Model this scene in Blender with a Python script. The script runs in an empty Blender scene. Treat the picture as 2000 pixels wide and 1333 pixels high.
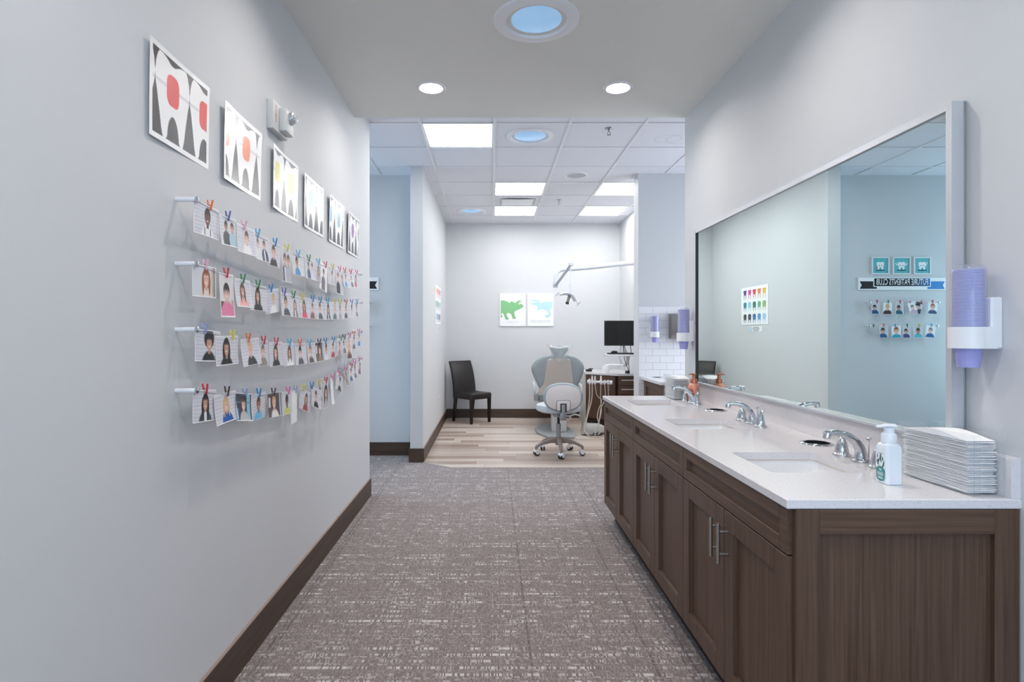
import bpy, bmesh, math, random
import numpy as np
from mathutils import Vector, Matrix

random.seed(7)
RNG = np.random.default_rng(7)
SC = bpy.context.scene
COL = SC.collection
PI = math.pi

# ------------------------------------------------------------------ camera
F = 1122.0                      # focal length in pixels of the 2000 px wide frame
VX, VY = 959.0, 651.0           # vanishing point
CZ = 1.32                       # camera height
cam_d = bpy.data.cameras.new('camera')
cam_d.sensor_width = 36.0
cam_d.lens = F / 2000.0 * 36.0
cam_d.shift_x = (1000.0 - VX) / 2000.0
cam_d.shift_y = -(666.5 - VY) / 2000.0
cam_d.clip_start = 0.05
cam = bpy.data.objects.new('camera', cam_d)
cam.location = (0, 0, CZ)
cam.rotation_euler = (PI / 2, 0, 0)
COL.objects.link(cam)
SC.camera = cam

# ------------------------------------------------------------------ world, lights, exposure
SC.view_settings.view_transform = 'Standard'
SC.view_settings.look = 'None'
SC.view_settings.gamma = 1.0
SC.view_settings.use_curve_mapping = False
SC.view_settings.exposure = 1.0
SC.cycles.caustics_reflective = False
SC.cycles.caustics_refractive = False
SC.cycles.sample_clamp_indirect = 6.0
SC.cycles.max_bounces = 12
SC.cycles.diffuse_bounces = 6
SC.cycles.transparent_max_bounces = 24
SC.cycles.use_denoising = True

world = bpy.data.worlds.new('daylight')
SC.world = world
world.use_nodes = True
bg = world.node_tree.nodes['Background']
bg.inputs[0].default_value = (0.55, 0.75, 1.0, 1)
bg.inputs[1].default_value = 0.6


def area(name, loc, rot, sx, sy, power, color):
    d = bpy.data.lights.new(name, 'AREA')
    d.shape = 'RECTANGLE'
    d.size, d.size_y = sx, sy
    d.energy = power
    d.color = color
    o = bpy.data.objects.new(name, d)
    o.location = loc
    o.rotation_euler = rot
    COL.objects.link(o)
    return o


# daylight through the windows behind the camera and at the end of the left hallway, then two added fills
area('window_daylight', (0.2, -2.75, 1.55), (PI / 2, 0, 0), 2.0, 1.7, 21, (0.60, 0.80, 1.0))
area('hallway_daylight', (-3.3, 5.4, 1.5), (0, -PI / 2, 0), 1.8, 1.2, 19, (0.62, 0.83, 1.0))
area('side_fill', (3.3, 5.2, 1.7), (0, PI / 2, 0), 1.6, 1.4, 18, (0.85, 0.92, 1.0))  # added fill for the right opening; no window stands there
area('left_blue_fill', (-0.965, -1.3, 1.15), (0, -PI / 2, 0), 1.3, 1.1, 9, (0.36, 0.68, 1.0))  # added blue light on the right wall; its window is unseen
PANEL_E = 7.7
DOWN_E = 116.0
TUBE_E = 0.34


# ------------------------------------------------------------------ materials
def lin(c):
    def f(x):
        x = x / 255.0
        return x / 12.92 if x <= 0.04045 else ((x + 0.055) / 1.055) ** 2.4
    return tuple(f(x) for x in c[:3]) + (1.0,)


def new_mat(name):
    m = bpy.data.materials.new(name)
    m.use_nodes = True
    nt = m.node_tree
    return m, nt, nt.nodes['Principled BSDF']


def mat(name, rgb, rough=0.5, metal=0.0, var=0.04, scale=30.0, bump=0.0, bscale=200.0, emit=None, spec=0.5, coat=0.0):
    m, nt, b = new_mat(name)
    b.inputs['Roughness'].default_value = rough
    b.inputs['Metallic'].default_value = metal
    b.inputs['Specular IOR Level'].default_value = spec
    b.inputs['Coat Weight'].default_value = coat
    c = lin(rgb)
    tc = nt.nodes.new('ShaderNodeTexCoord')
    if var > 0:
        n = nt.nodes.new('ShaderNodeTexNoise')
        n.inputs['Scale'].default_value = scale
        n.inputs['Detail'].default_value = 3
        nt.links.new(tc.outputs['Object'], n.inputs['Vector'])
        mx = nt.nodes.new('ShaderNodeMix')
        mx.data_type = 'RGBA'
        mx.inputs[6].default_value = tuple(x * (1 - var) for x in c[:3]) + (1,)
        mx.inputs[7].default_value = tuple(min(1, x * (1 + var)) for x in c[:3]) + (1,)
        nt.links.new(n.outputs['Fac'], mx.inputs[0])
        nt.links.new(mx.outputs[2], b.inputs['Base Color'])
    else:
        b.inputs['Base Color'].default_value = c
    if bump > 0:
        n2 = nt.nodes.new('ShaderNodeTexNoise')
        n2.inputs['Scale'].default_value = bscale
        nt.links.new(tc.outputs['Object'], n2.inputs['Vector'])
        bp = nt.nodes.new('ShaderNodeBump')
        bp.inputs['Strength'].default_value = bump
        bp.inputs['Distance'].default_value = 0.002
        nt.links.new(n2.outputs['Fac'], bp.inputs['Height'])
        nt.links.new(bp.outputs['Normal'], b.inputs['Normal'])
    if emit:
        b.inputs['Emission Color'].default_value = lin(emit[0])
        b.inputs['Emission Strength'].default_value = emit[1]
    return m


def mat_wood(name, dark, light, axis, rough=0.45, freq=1.0):
    """Stained wood, grain along AXIS (0 x, 1 y, 2 z)."""
    m, nt, b = new_mat(name)
    L = nt.links
    tc = nt.nodes.new('ShaderNodeTexCoord')
    mp = nt.nodes.new('ShaderNodeMapping')
    s = [120.0 * freq] * 3
    s[axis] = 2.2 * freq
    mp.inputs['Scale'].default_value = s
    oi = nt.nodes.new('ShaderNodeObjectInfo')
    mu = nt.nodes.new('ShaderNodeVectorMath')
    mu.operation = 'ADD'
    L.new(tc.outputs['Object'], mp.inputs['Vector'])
    L.new(mp.outputs['Vector'], mu.inputs[0])
    sc = nt.nodes.new('ShaderNodeMath')
    sc.operation = 'MULTIPLY'
    sc.inputs[1].default_value = 37.0
    L.new(oi.outputs['Random'], sc.inputs[0])
    L.new(sc.outputs[0], mu.inputs[1])
    n = nt.nodes.new('ShaderNodeTexNoise')
    n.inputs['Scale'].default_value = 1.0
    n.inputs['Detail'].default_value = 6
    n.inputs['Distortion'].default_value = 0.6
    L.new(mu.outputs[0], n.inputs['Vector'])
    cr = nt.nodes.new('ShaderNodeValToRGB')
    cr.color_ramp.elements[0].position = 0.3
    cr.color_ramp.elements[0].color = lin(dark)
    cr.color_ramp.elements[1].position = 0.72
    cr.color_ramp.elements[1].color = lin(light)
    L.new(n.outputs['Fac'], cr.inputs['Fac'])
    L.new(cr.outputs['Color'], b.inputs['Base Color'])
    b.inputs['Roughness'].default_value = rough
    b.inputs['Specular IOR Level'].default_value = 0.28
    bp = nt.nodes.new('ShaderNodeBump')
    bp.inputs['Strength'].default_value = 0.12
    bp.inputs['Distance'].default_value = 0.001
    L.new(n.outputs['Fac'], bp.inputs['Height'])
    L.new(bp.outputs['Normal'], b.inputs['Normal'])
    return m


def mat_glass(name, tint=(1, 1, 1), refl=0.08, haze=0.0, edge=0.35):
    """Thin clear plastic: transparent with a glossy sheen and a little haze."""
    m = bpy.data.materials.new(name)
    m.use_nodes = True
    nt = m.node_tree
    nt.nodes.clear()
    out = nt.nodes.new('ShaderNodeOutputMaterial')
    tr = nt.nodes.new('ShaderNodeBsdfTransparent')
    tr.inputs[0].default_value = tint + (1,)
    gl = nt.nodes.new('ShaderNodeBsdfGlossy')
    gl.inputs['Roughness'].default_value = 0.06
    df = nt.nodes.new('ShaderNodeBsdfDiffuse')
    df.inputs[0].default_value = (0.85, 0.87, 0.9, 1)
    fr = nt.nodes.new('ShaderNodeLayerWeight')
    fr.inputs[0].default_value = 0.25
    mm = nt.nodes.new('ShaderNodeMath')
    mm.operation = 'MULTIPLY_ADD'
    mm.inputs[1].default_value = edge
    mm.inputs[2].default_value = refl * 0.5
    nt.links.new(fr.outputs['Facing'], mm.inputs[0])
    m1 = nt.nodes.new('ShaderNodeMixShader')
    nt.links.new(mm.outputs[0], m1.inputs[0])
    nt.links.new(tr.outputs[0], m1.inputs[1])
    nt.links.new(gl.outputs[0], m1.inputs[2])
    m2 = nt.nodes.new('ShaderNodeMixShader')
    m2.inputs[0].default_value = haze
    nt.links.new(m1.outputs[0], m2.inputs[1])
    nt.links.new(df.outputs[0], m2.inputs[2])
    nt.links.new(m2.outputs[0], out.inputs[0])
    return m


def mat_carpet():
    m, nt, b = new_mat('carpet')
    L = nt.links
    N = nt.nodes.new
    tc = N('ShaderNodeTexCoord')
    sep = N('ShaderNodeSeparateXYZ')
    L.new(tc.outputs['Object'], sep.inputs[0])

    def math_(op, a, bb=None):
        n = N('ShaderNodeMath')
        n.operation = op
        for i, v in enumerate((a, bb)):
            if v is None:
                continue
            if isinstance(v, (int, float)):
                n.inputs[i].default_value = v
            else:
                L.new(v, n.inputs[i])
        return n.outputs[0]
    x, y = sep.outputs[0], sep.outputs[1]
    cx = math_('FLOOR', math_('MULTIPLY', x, 1 / 0.0052))
    yp = math_('MULTIPLY', y, 1 / 0.046)
    per, fr = math_('FLOOR', yp), math_('FRACT', yp)
    thin = math_('GREATER_THAN', fr, 0.40)                      # a tall row, then three thin ones
    sub = math_('MULTIPLY', math_('SUBTRACT', fr, 0.40), 1 / 0.2)
    cy = math_('ADD', math_('MULTIPLY', per, 4.0), math_('MULTIPLY', thin, math_('ADD', 1.0, math_('FLOOR', sub))))
    comb = N('ShaderNodeCombineXYZ')
    L.new(cx, comb.inputs[0])
    L.new(cy, comb.inputs[1])
    wn = N('ShaderNodeTexWhiteNoise')
    wn.noise_dimensions = '2D'
    L.new(comb.outputs[0], wn.inputs['Vector'])
    # rows of light dashes: noise stretched along x, a new slice for every row
    rn = N('ShaderNodeTexWhiteNoise')
    rn.noise_dimensions = '1D'
    L.new(cy, rn.inputs['W'])
    c2 = N('ShaderNodeCombineXYZ')
    L.new(math_('ADD', math_('MULTIPLY', x, 11.0), math_('MULTIPLY', rn.outputs['Value'], 91.0)), c2.inputs[0])
    L.new(math_('MULTIPLY', cy, 3.7), c2.inputs[1])
    g = N('ShaderNodeTexNoise')
    g.inputs['Scale'].default_value = 1.0
    g.inputs['Detail'].default_value = 2
    L.new(c2.outputs[0], g.inputs['Vector'])
    # some columns carry more dashes than others, some are darker threads
    colid = math_('FLOOR', math_('MULTIPLY', x, 1 / 0.0104))
    cn = N('ShaderNodeTexWhiteNoise')
    cn.noise_dimensions = '1D'
    L.new(colid, cn.inputs['W'])
    gate = math_('ADD', g.outputs['Fac'], math_('MULTIPLY', math_('SUBTRACT', cn.outputs['Value'], 0.5), 0.10))
    gate = math_('ADD', gate, math_('MULTIPLY', math_('SUBTRACT', rn.outputs['Value'], 0.5), 0.18))
    sm = N('ShaderNodeMapRange')
    sm.inputs['From Min'].default_value = 0.50
    sm.inputs['From Max'].default_value = 0.66
    L.new(gate, sm.inputs['Value'])
    lightm = math_('MULTIPLY', sm.outputs['Result'], math_('GREATER_THAN', wn.outputs['Value'], 0.40))
    lightm = math_('MULTIPLY', lightm, math_('SUBTRACT', 1.0, math_('MULTIPLY', thin, 0.45)))
    # fine weave: dark gap between threads and rows
    fx = math_('FRACT', math_('MULTIPLY', x, 1 / 0.0052))
    fy = math_('ADD', math_('MULTIPLY', math_('FRACT', sub), thin), math_('MULTIPLY', math_('SUBTRACT', 1.0, thin), math_('MULTIPLY', fr, 2.5)))
    gap = math_('MAXIMUM', math_('LESS_THAN', fx, 0.28), math_('LESS_THAN', fy, 0.18))
    ramp = N('ShaderNodeValToRGB')
    ramp.color_ramp.elements[0].color = lin((118, 105, 102))
    ramp.color_ramp.elements[1].color = lin((154, 141, 138))
    L.new(wn.outputs['Value'], ramp.inputs['Fac'])
    m1 = N('ShaderNodeMix')
    m1.data_type = 'RGBA'
    L.new(lightm, m1.inputs[0])
    L.new(ramp.outputs['Color'], m1.inputs[6])
    m1.inputs[7].default_value = lin((210, 202, 201))
    m2 = N('ShaderNodeMix')
    m2.data_type = 'RGBA'
    m2.blend_type = 'MULTIPLY'
    L.new(math_('MULTIPLY', gap, 0.55), m2.inputs[0])
    L.new(m1.outputs[2], m2.inputs[6])
    m2.inputs[7].default_value = lin((150, 140, 138))
    dk = N('ShaderNodeMix')
    dk.data_type = 'RGBA'
    dk.blend_type = 'MULTIPLY'
    L.new(math_('MULTIPLY', math_('GREATER_THAN', cn.outputs['Value'], 0.93), 0.5), dk.inputs[0])
    L.new(m2.outputs[2], dk.inputs[6])
    dk.inputs[7].default_value = lin((150, 140, 140))
    L.new(dk.outputs[2], b.inputs['Base Color'])
    b.inputs['Roughness'].default_value = 0.95
    b.inputs['Sheen Weight'].default_value = 0.35
    b.inputs['Sheen Roughness'].default_value = 0.45
    b.inputs['Specular IOR Level'].default_value = 0.15
    bp = N('ShaderNodeBump')
    bp.inputs['Strength'].default_value = 0.4
    bp.inputs['Distance'].default_value = 0.002
    L.new(math_('ADD', math_('SUBTRACT', 1.0, gap), lightm), bp.inputs['Height'])
    L.new(bp.outputs['Normal'], b.inputs['Normal'])
    return m


def mat_quartz():
    m, nt, b = new_mat('quartz')
    L = nt.links
    tc = nt.nodes.new('ShaderNodeTexCoord')
    v = nt.nodes.new('ShaderNodeTexVoronoi')
    v.inputs['Scale'].default_value = 260
    L.new(tc.outputs['Object'], v.inputs['Vector'])
    cr = nt.nodes.new('ShaderNodeValToRGB')
    cr.color_ramp.elements[0].position = 0.13
    cr.color_ramp.elements[0].color = lin((128, 130, 140))
    cr.color_ramp.elements[1].position = 0.21
    cr.color_ramp.elements[1].color = lin((224, 221, 223))
    L.new(v.outputs['Distance'], cr.inputs['Fac'])
    L.new(cr.outputs['Color'], b.inputs['Base Color'])
    b.inputs['Roughness'].default_value = 0.16
    return m


def mat_vcol(name, rough=0.35, spec=0.5):
    """Printed paper: the print is a colour attribute of the sheet."""
    m, nt, b = new_mat(name)
    a = nt.nodes.new('ShaderNodeAttribute')
    a.attribute_name = 'print'
    nt.links.new(a.outputs['Color'], b.inputs['Base Color'])
    b.inputs['Roughness'].default_value = rough
    b.inputs['Specular IOR Level'].default_value = spec
    return m


def mat_objcolor(name, rough=0.45):
    m, nt, b = new_mat(name)
    oi = nt.nodes.new('ShaderNodeObjectInfo')
    nt.links.new(oi.outputs['Color'], b.inputs['Base Color'])
    b.inputs['Roughness'].default_value = rough
    return m


def mat_plank():
    m, nt, b = new_mat('floor_plank')
    L = nt.links
    tc = nt.nodes.new('ShaderNodeTexCoord')
    oi = nt.nodes.new('ShaderNodeObjectInfo')
    mp = nt.nodes.new('ShaderNodeMapping')
    mp.inputs['Scale'].default_value = (1.6, 24, 1)
    L.new(tc.outputs['Object'], mp.inputs['Vector'])
    ad = nt.nodes.new('ShaderNodeVectorMath')
    ad.operation = 'ADD'
    ml = nt.nodes.new('ShaderNodeMath')
    ml.operation = 'MULTIPLY'
    ml.inputs[1].default_value = 50
    L.new(oi.outputs['Random'], ml.inputs[0])
    L.new(mp.outputs[0], ad.inputs[0])
    L.new(ml.outputs[0], ad.inputs[1])
    n = nt.nodes.new('ShaderNodeTexNoise')
    n.inputs['Scale'].default_value = 1.2
    n.inputs['Detail'].default_value = 4
    L.new(ad.outputs[0], n.inputs['Vector'])
    mix = nt.nodes.new('ShaderNodeMath')
    mix.operation = 'MULTIPLY_ADD'
    mix.inputs[1].default_value = 0.75
    L.new(oi.outputs['Random'], mix.inputs[0])
    s2 = nt.nodes.new('ShaderNodeMath')
    s2.operation = 'MULTIPLY'
    s2.inputs[1].default_value = 0.5
    L.new(n.outputs['Fac'], s2.inputs[0])
    L.new(s2.outputs[0], mix.inputs[2])
    cr = nt.nodes.new('ShaderNodeValToRGB')
    e = cr.color_ramp.elements
    e[0].position = 0.1
    e[0].color = lin((152, 129, 114))
    e[1].position = 0.95
    e[1].color = lin((216, 203, 193))
    L.new(mix.outputs[0], cr.inputs['Fac'])
    L.new(cr.outputs['Color'], b.inputs['Base Color'])
    b.inputs['Roughness'].default_value = 0.3
    return m


M = {}
M['wall'] = mat('wall_paint', (208, 210, 213), 0.6, var=0.012, scale=3, bump=0.05, bscale=350, spec=0.3)
M['soffit'] = mat('soffit_paint', (224, 224, 219), 0.6, var=0.012, scale=3, bump=0.05, bscale=350, spec=0.3)
M['ceil_tile'] = mat('ceiling_tile', (226, 227, 234), 0.85, var=0.02, scale=60, bump=0.25, bscale=500)
M['rail'] = mat('grid_rail', (228, 229, 233), 0.5, var=0.01)
M['carpet'] = mat_carpet()
M['plank'] = mat_plank()
M['subfloor'] = mat('subfloor', (120, 104, 94), 0.7)
M['base'] = mat_wood('baseboard_wood', (64, 51, 43), (86, 70, 60), 1, 0.42)
M['basex'] = mat_wood('baseboard_wood_x', (64, 51, 43), (86, 70, 60), 0, 0.42)
M['cabz'] = mat_wood('cabinet_wood_upright', (77, 57, 45), (103, 80, 65), 2, 0.38)
M['caby'] = mat_wood('cabinet_wood_level', (77, 57, 45), (103, 80, 65), 1, 0.38)
M['cabx'] = mat_wood('cabinet_wood_cross', (77, 57, 45), (103, 80, 65), 0, 0.38)
M['cabin'] = mat('cabinet_shadow_gap', (48, 40, 36), 0.7)
M['quartz'] = mat_quartz()
M['ceramic'] = mat('sink_ceramic', (240, 240, 242), 0.12, var=0.0)
M['chrome'] = mat('chrome', (205, 207, 212), 0.08, 1.0, var=0.01)
M['nickel'] = mat('brushed_nickel', (182, 178, 174), 0.3, 1.0, var=0.03, scale=300)
M['alu'] = mat('aluminium_frame', (205, 207, 212), 0.38, 0.5, var=0.03, scale=120)
M['dark_reflection'] = mat('dark_mirror_edge', (44, 50, 52), 0.6)  # far frame side coloured dark for the reflection of its recess
M['steel_gray'] = mat('grey_steel', (150, 148, 144), 0.35, 0.8, var=0.03)
M['black_liner'] = mat('black_liner', (18, 17, 17), 0.6)
M['lamp_white'] = mat('lamp_enamel', (214, 219, 229), 0.3, var=0.01)
M['white_plastic'] = mat('white_plastic', (232, 233, 237), 0.35, var=0.01)
M['white_gloss'] = mat('white_enamel', (238, 239, 242), 0.2, var=0.01)
M['offwhite'] = mat('pale_grey_plastic', (208, 209, 208), 0.4, var=0.02)
M['black'] = mat('black_plastic', (22, 23, 25), 0.35, var=0.05)
M['screen'] = mat('black_screen', (9, 10, 11), 0.12, var=0.0)
M['leather'] = mat('dark_brown_leather', (33, 28, 27), 0.42, var=0.12, scale=90, bump=0.25, bscale=260)
M['leg_dark'] = mat('dark_stained_leg', (26, 20, 19), 0.4, var=0.1)
M['upholstery'] = mat('blue_grey_upholstery', (152, 163, 168), 0.5, var=0.04, bump=0.1)
M['seatgrey'] = mat('pale_grey_upholstery', (200, 206, 212), 0.5, var=0.03)
M['taupe'] = mat('taupe_shell', (188, 180, 174), 0.4, var=0.02)
M['stool_shell'] = mat('cream_shell', (222, 214, 211), 0.35, var=0.02)
M['stool_base'] = mat('taupe_grey_base', (142, 130, 124), 0.45, var=0.03)
M['greymetal'] = mat('satin_metal', (165, 165, 166), 0.35, 0.7, var=0.03)
M['baseplate'] = mat('grey_base_plate', (168, 173, 176), 0.4, 0.2, var=0.03)
M['hose'] = mat('beige_hose', (186, 176, 164), 0.5, var=0.04)
M['beige'] = mat('beige_plate', (206, 194, 178), 0.5)
M['cup'] = mat('lavender_cup', (160, 159, 218), 0.5, var=0.03)
M['mirror'] = mat('mirror_silver', (232, 243, 240), 0.005, 1.0, var=0.0)
M['acrylic'] = mat_glass('clear_acrylic', (0.975, 0.985, 0.99), 0.03, 0.03, 0.12)
M['cover'] = mat_glass('frosted_cover', (0.93, 0.95, 1.0), 0.05, 0.12)
M['film'] = mat_glass('plastic_film', (0.97, 0.99, 1.0), 0.10, 0.22)
M['towel'] = mat('paper_towel', (250, 249, 250), 0.9, var=0.02, bump=0.2, bscale=600)
M['coral'] = mat('coral_bottle', (226, 150, 128), 0.3, var=0.06, scale=15)
M['copper'] = mat('copper_pump', (190, 116, 88), 0.3, 0.6, var=0.03)
M['bottle'] = mat('clear_white_bottle', (222, 229, 236), 0.2, var=0.02)
M['print'] = mat_vcol('photo_paper', 0.4, 0.25)
M['poster'] = mat_vcol('glossy_poster', 0.26, 0.9)
M['peg'] = mat_objcolor('painted_wood_peg')
M['wire'] = mat('steel_wire', (170, 172, 176), 0.35, 0.8)
M['white_paper'] = mat('white_paper', (242, 243, 245), 0.6, var=0.01)
M['tile'] = mat('white_glazed_tile', (236, 237, 240), 0.12, var=0.015, scale=6)
M['grout'] = mat('grey_grout', (196, 198, 202), 0.85)
M['red'] = mat('red_lettering', (205, 60, 70), 0.5)
M['panel_light'] = mat('lit_diffuser', (255, 255, 255), 0.5, var=0, emit=((255, 254, 252), PANEL_E))
M['down_light'] = mat('lit_downlight_lens', (255, 255, 255), 0.5, var=0, emit=((255, 247, 240), DOWN_E))
M['sky_lens'] = mat('skylight_lens', (60, 80, 100), 0.15, var=0, emit=((160, 206, 248), TUBE_E))
M['seam'] = mat('seam_strip', (196, 186, 178), 0.5)


# ------------------------------------------------------------------ mesh helpers
def BM():
    return bmesh.new()


def add_box(bm, lo, hi, bev=0.0, seg=1, mi=0, rot=None, piv=None):
    t = bmesh.new()
    bmesh.ops.create_cube(t, size=1.0)
    c = [(a + b) / 2 for a, b in zip(lo, hi)]
    s = [abs(b - a) for a, b in zip(lo, hi)]
    for v in t.verts:
        v.co = Vector((v.co.x * s[0] + c[0], v.co.y * s[1] + c[1], v.co.z * s[2] + c[2]))
    if bev > 0:
        bmesh.ops.bevel(t, geom=t.edges[:], offset=min(bev, min(s) * 0.49), segments=seg, affect='EDGES', profile=0.5)
    if rot is not None:
        p = Vector(piv if piv is not None else c)
        for v in t.verts:
            v.co = rot @ (v.co - p) + p
    merge(bm, t, mi)


def merge(bm, t, mi=0):
    mp = {}
    for v in t.verts:
        mp[v] = bm.verts.new(v.co)
    for f in t.faces:
        try:
            nf = bm.faces.new([mp[v] for v in f.verts])
            nf.material_index = mi if mi else f.material_index
        except ValueError:
            pass
    t.free()


def add_tube(bm, pts, r, seg=10, cap=True, mi=0, flat=1.0, up=None):
    pts = [Vector(p) for p in pts]
    n = len(pts)
    rs = r if isinstance(r, (list, tuple)) else [r] * n
    tan = []
    for i in range(n):
        a = pts[max(0, i - 1)]
        b = pts[min(n - 1, i + 1)]
        tan.append((b - a).normalized())
    ref = Vector(up) if up else (Vector((0, 0, 1)) if abs(tan[0].z) < 0.9 else Vector((0, 1, 0)))
    nrm = tan[0].cross(ref).normalized()
    rings = []
    for i in range(n):
        if i:
            nrm = (nrm - tan[i] * nrm.dot(tan[i])).normalized()
        bi = tan[i].cross(nrm)
        ring = []
        for k in range(seg):
            a = 2 * PI * k / seg
            ring.append(bm.verts.new(pts[i] + nrm * (math.cos(a) * rs[i]) + bi * (math.sin(a) * rs[i] * flat)))
        rings.append(ring)
    for i in range(n - 1):
        for k in range(seg):
            f = bm.faces.new((rings[i][k], rings[i][(k + 1) % seg], rings[i + 1][(k + 1) % seg], rings[i + 1][k]))
            f.material_index = mi
    if cap:
        f = bm.faces.new(rings[0][::-1])
        f.material_index = mi
        f = bm.faces.new(rings[-1])
        f.material_index = mi


def bez(pts, n=8):
    """Catmull-Rom through the points."""
    P = [Vector(p) for p in pts]
    P = [P[0] * 2 - P[1]] + P + [P[-1] * 2 - P[-2]]
    out = []
    for i in range(1, len(P) - 2):
        for k in range(n):
            t = k / n
            a, b, c, d = P[i - 1], P[i], P[i + 1], P[i + 2]
            out.append(0.5 * ((2 * b) + (c - a) * t + (2 * a - 5 * b + 4 * c - d) * t * t + (3 * b - a - 3 * c + d) * t ** 3))
    out.append(P[-2])
    return out


def add_lathe(bm, prof, c=(0, 0, 0), seg=24, mi=0, axis='z', sx=1.0, sy=1.0):
    c = Vector(c)
    rings = []
    for r, z in prof:
        if r < 1e-6:
            p = [(0, 0, z)]
        else:
            p = [(r * math.cos(2 * PI * k / seg) * sx, r * math.sin(2 * PI * k / seg) * sy, z) for k in range(seg)]
        q = []
        for x, y, zz in p:
            if axis == 'z':
                w = Vector((x, y, zz))
            elif axis == 'x':
                w = Vector((zz, x, y))
            else:
                w = Vector((y, zz, x))
            q.append(bm.verts.new(c + w))
        rings.append(q)
    for a, b in zip(rings[:-1], rings[1:]):
        for k in range(seg):
            k2 = (k + 1) % seg
            try:
                if len(a) == 1 and len(b) > 1:
                    f = bm.faces.new((a[0], b[k], b[k2])[::-1])
                elif len(b) == 1 and len(a) > 1:
                    f = bm.faces.new((a[k], a[k2], b[0]))
                elif len(a) > 1:
                    f = bm.faces.new((a[k], a[k2], b[k2], b[k]))
                else:
                    continue
                f.material_index = mi
            except ValueError:
                pass


def add_prism(bm, poly, fn, w0, w1, mi=0, bev=0.0, seg=2):
    """Extrude the 2D outline POLY from w0 to w1; fn(u, v, w) gives the point."""
    t = bmesh.new()
    a = [t.verts.new(fn(u, v, w0)) for u, v in poly]
    b = [t.verts.new(fn(u, v, w1)) for u, v in poly]
    n = len(poly)
    t.faces.new(a[::-1])
    t.faces.new(b)
    for i in range(n):
        t.faces.new((a[i], a[(i + 1) % n], b[(i + 1) % n], b[i]))
    bmesh.ops.recalc_face_normals(t, faces=t.faces[:])
    if bev > 0:
        t.verts.ensure_lookup_table()
        es = [e for e in t.edges if any(len(f.verts) > 4 for f in e.link_faces)] if n > 4 else t.edges[:]
        bmesh.ops.bevel(t, geom=es, offset=bev, segments=seg, affect='EDGES', profile=0.5)
    merge(bm, t, mi)


def ngon(bm, pts, mi=0):
    f = bm.faces.new([bm.verts.new(p) for p in pts])
    f.material_index = mi
    return f


def tag(o, label=None, cat=None, group=None, kind=None):
    if label:
        o['label'] = label
    if cat:
        o['category'] = cat
    if group:
        o['group'] = group
    if kind:
        o['kind'] = kind
    return o


def root_of(o):
    while o.parent:
        o = o.parent
    return o


def obj(name, bm, m, parent=None, smooth=True, angle=40, recalc=True, label=None, local=False):
    """One mesh object. Coordinates are world ones; under a parent they are made relative to its root unless LOCAL."""
    me = bpy.data.meshes.new(name)
    if recalc:
        bmesh.ops.recalc_face_normals(bm, faces=bm.faces[:])
    if parent is not None and not local:
        off = root_of(parent).location
        if off.length > 0:
            bmesh.ops.translate(bm, verts=bm.verts[:], vec=-off)
    bm.to_mesh(me)
    bm.free()
    for x in (m if isinstance(m, (list, tuple)) else [m]):
        me.materials.append(x)
    if smooth:
        me.shade_smooth()
        me.set_sharp_from_angle(angle=math.radians(angle))
    o = bpy.data.objects.new(name, me)
    COL.objects.link(o)
    if parent is not None:
        o.parent = parent
    if label:
        o['label'] = label
    return o


def thing(name, label, cat, loc=(0, 0, 0), rz=0.0, group=None):
    o = bpy.data.objects.new(name, None)
    o.empty_display_size = 0.1
    o.location = loc
    o.rotation_euler = (0, 0, rz)
    COL.objects.link(o)
    return tag(o, label, cat, group)


def copy_tree(o, parent=None):
    c = o.copy()
    COL.objects.link(c)
    c.parent = parent
    for ch in list(o.children):
        copy_tree(ch, c)
    return c


def struct(name, bm, m, label, cat='wall', parent=None, smooth=False):
    o = obj(name, bm, m, parent, smooth=smooth)
    if parent is None:
        tag(o, label, cat, kind='structure')
    return o


def sbox(name, lo, hi, m, label, cat='wall', bev=0.0):
    bm = BM()
    add_box(bm, lo, hi, bev)
    return struct(name, bm, m, label, cat)


def text_mesh(body, size, xs=1.0, spacing=1.0, bold=0.0):
    """Mesh data (verts, faces) of a line of lettering in its own plane, centred."""
    cu = bpy.data.curves.new('lettering', 'FONT')
    cu.body = body
    cu.size = size
    cu.align_x = 'CENTER'
    cu.align_y = 'CENTER'
    cu.space_character = spacing
    cu.offset = bold
    cu.resolution_u = 3
    o = bpy.data.objects.new('lettering', cu)
    COL.objects.link(o)
    dg = bpy.context.evaluated_depsgraph_get()
    me = bpy.data.meshes.new_from_object(o.evaluated_get(dg))
    vs = [(v.co.x * xs, v.co.y) for v in me.vertices]
    fs = [tuple(p.vertices) for p in me.polygons]
    bpy.data.objects.remove(o)
    bpy.data.curves.remove(cu)
    bpy.data.meshes.remove(me)
    return vs, fs


def add_text(bm, body, size, fn, mi=0, xs=1.0, spacing=1.0, bold=0.0):
    vs, fs = text_mesh(body, size, xs, spacing, bold)
    V = [bm.verts.new(fn(u, v)) for u, v in vs]
    for f in fs:
        try:
            g = bm.faces.new([V[i] for i in f])
            g.material_index = mi
        except ValueError:
            pass


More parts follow.
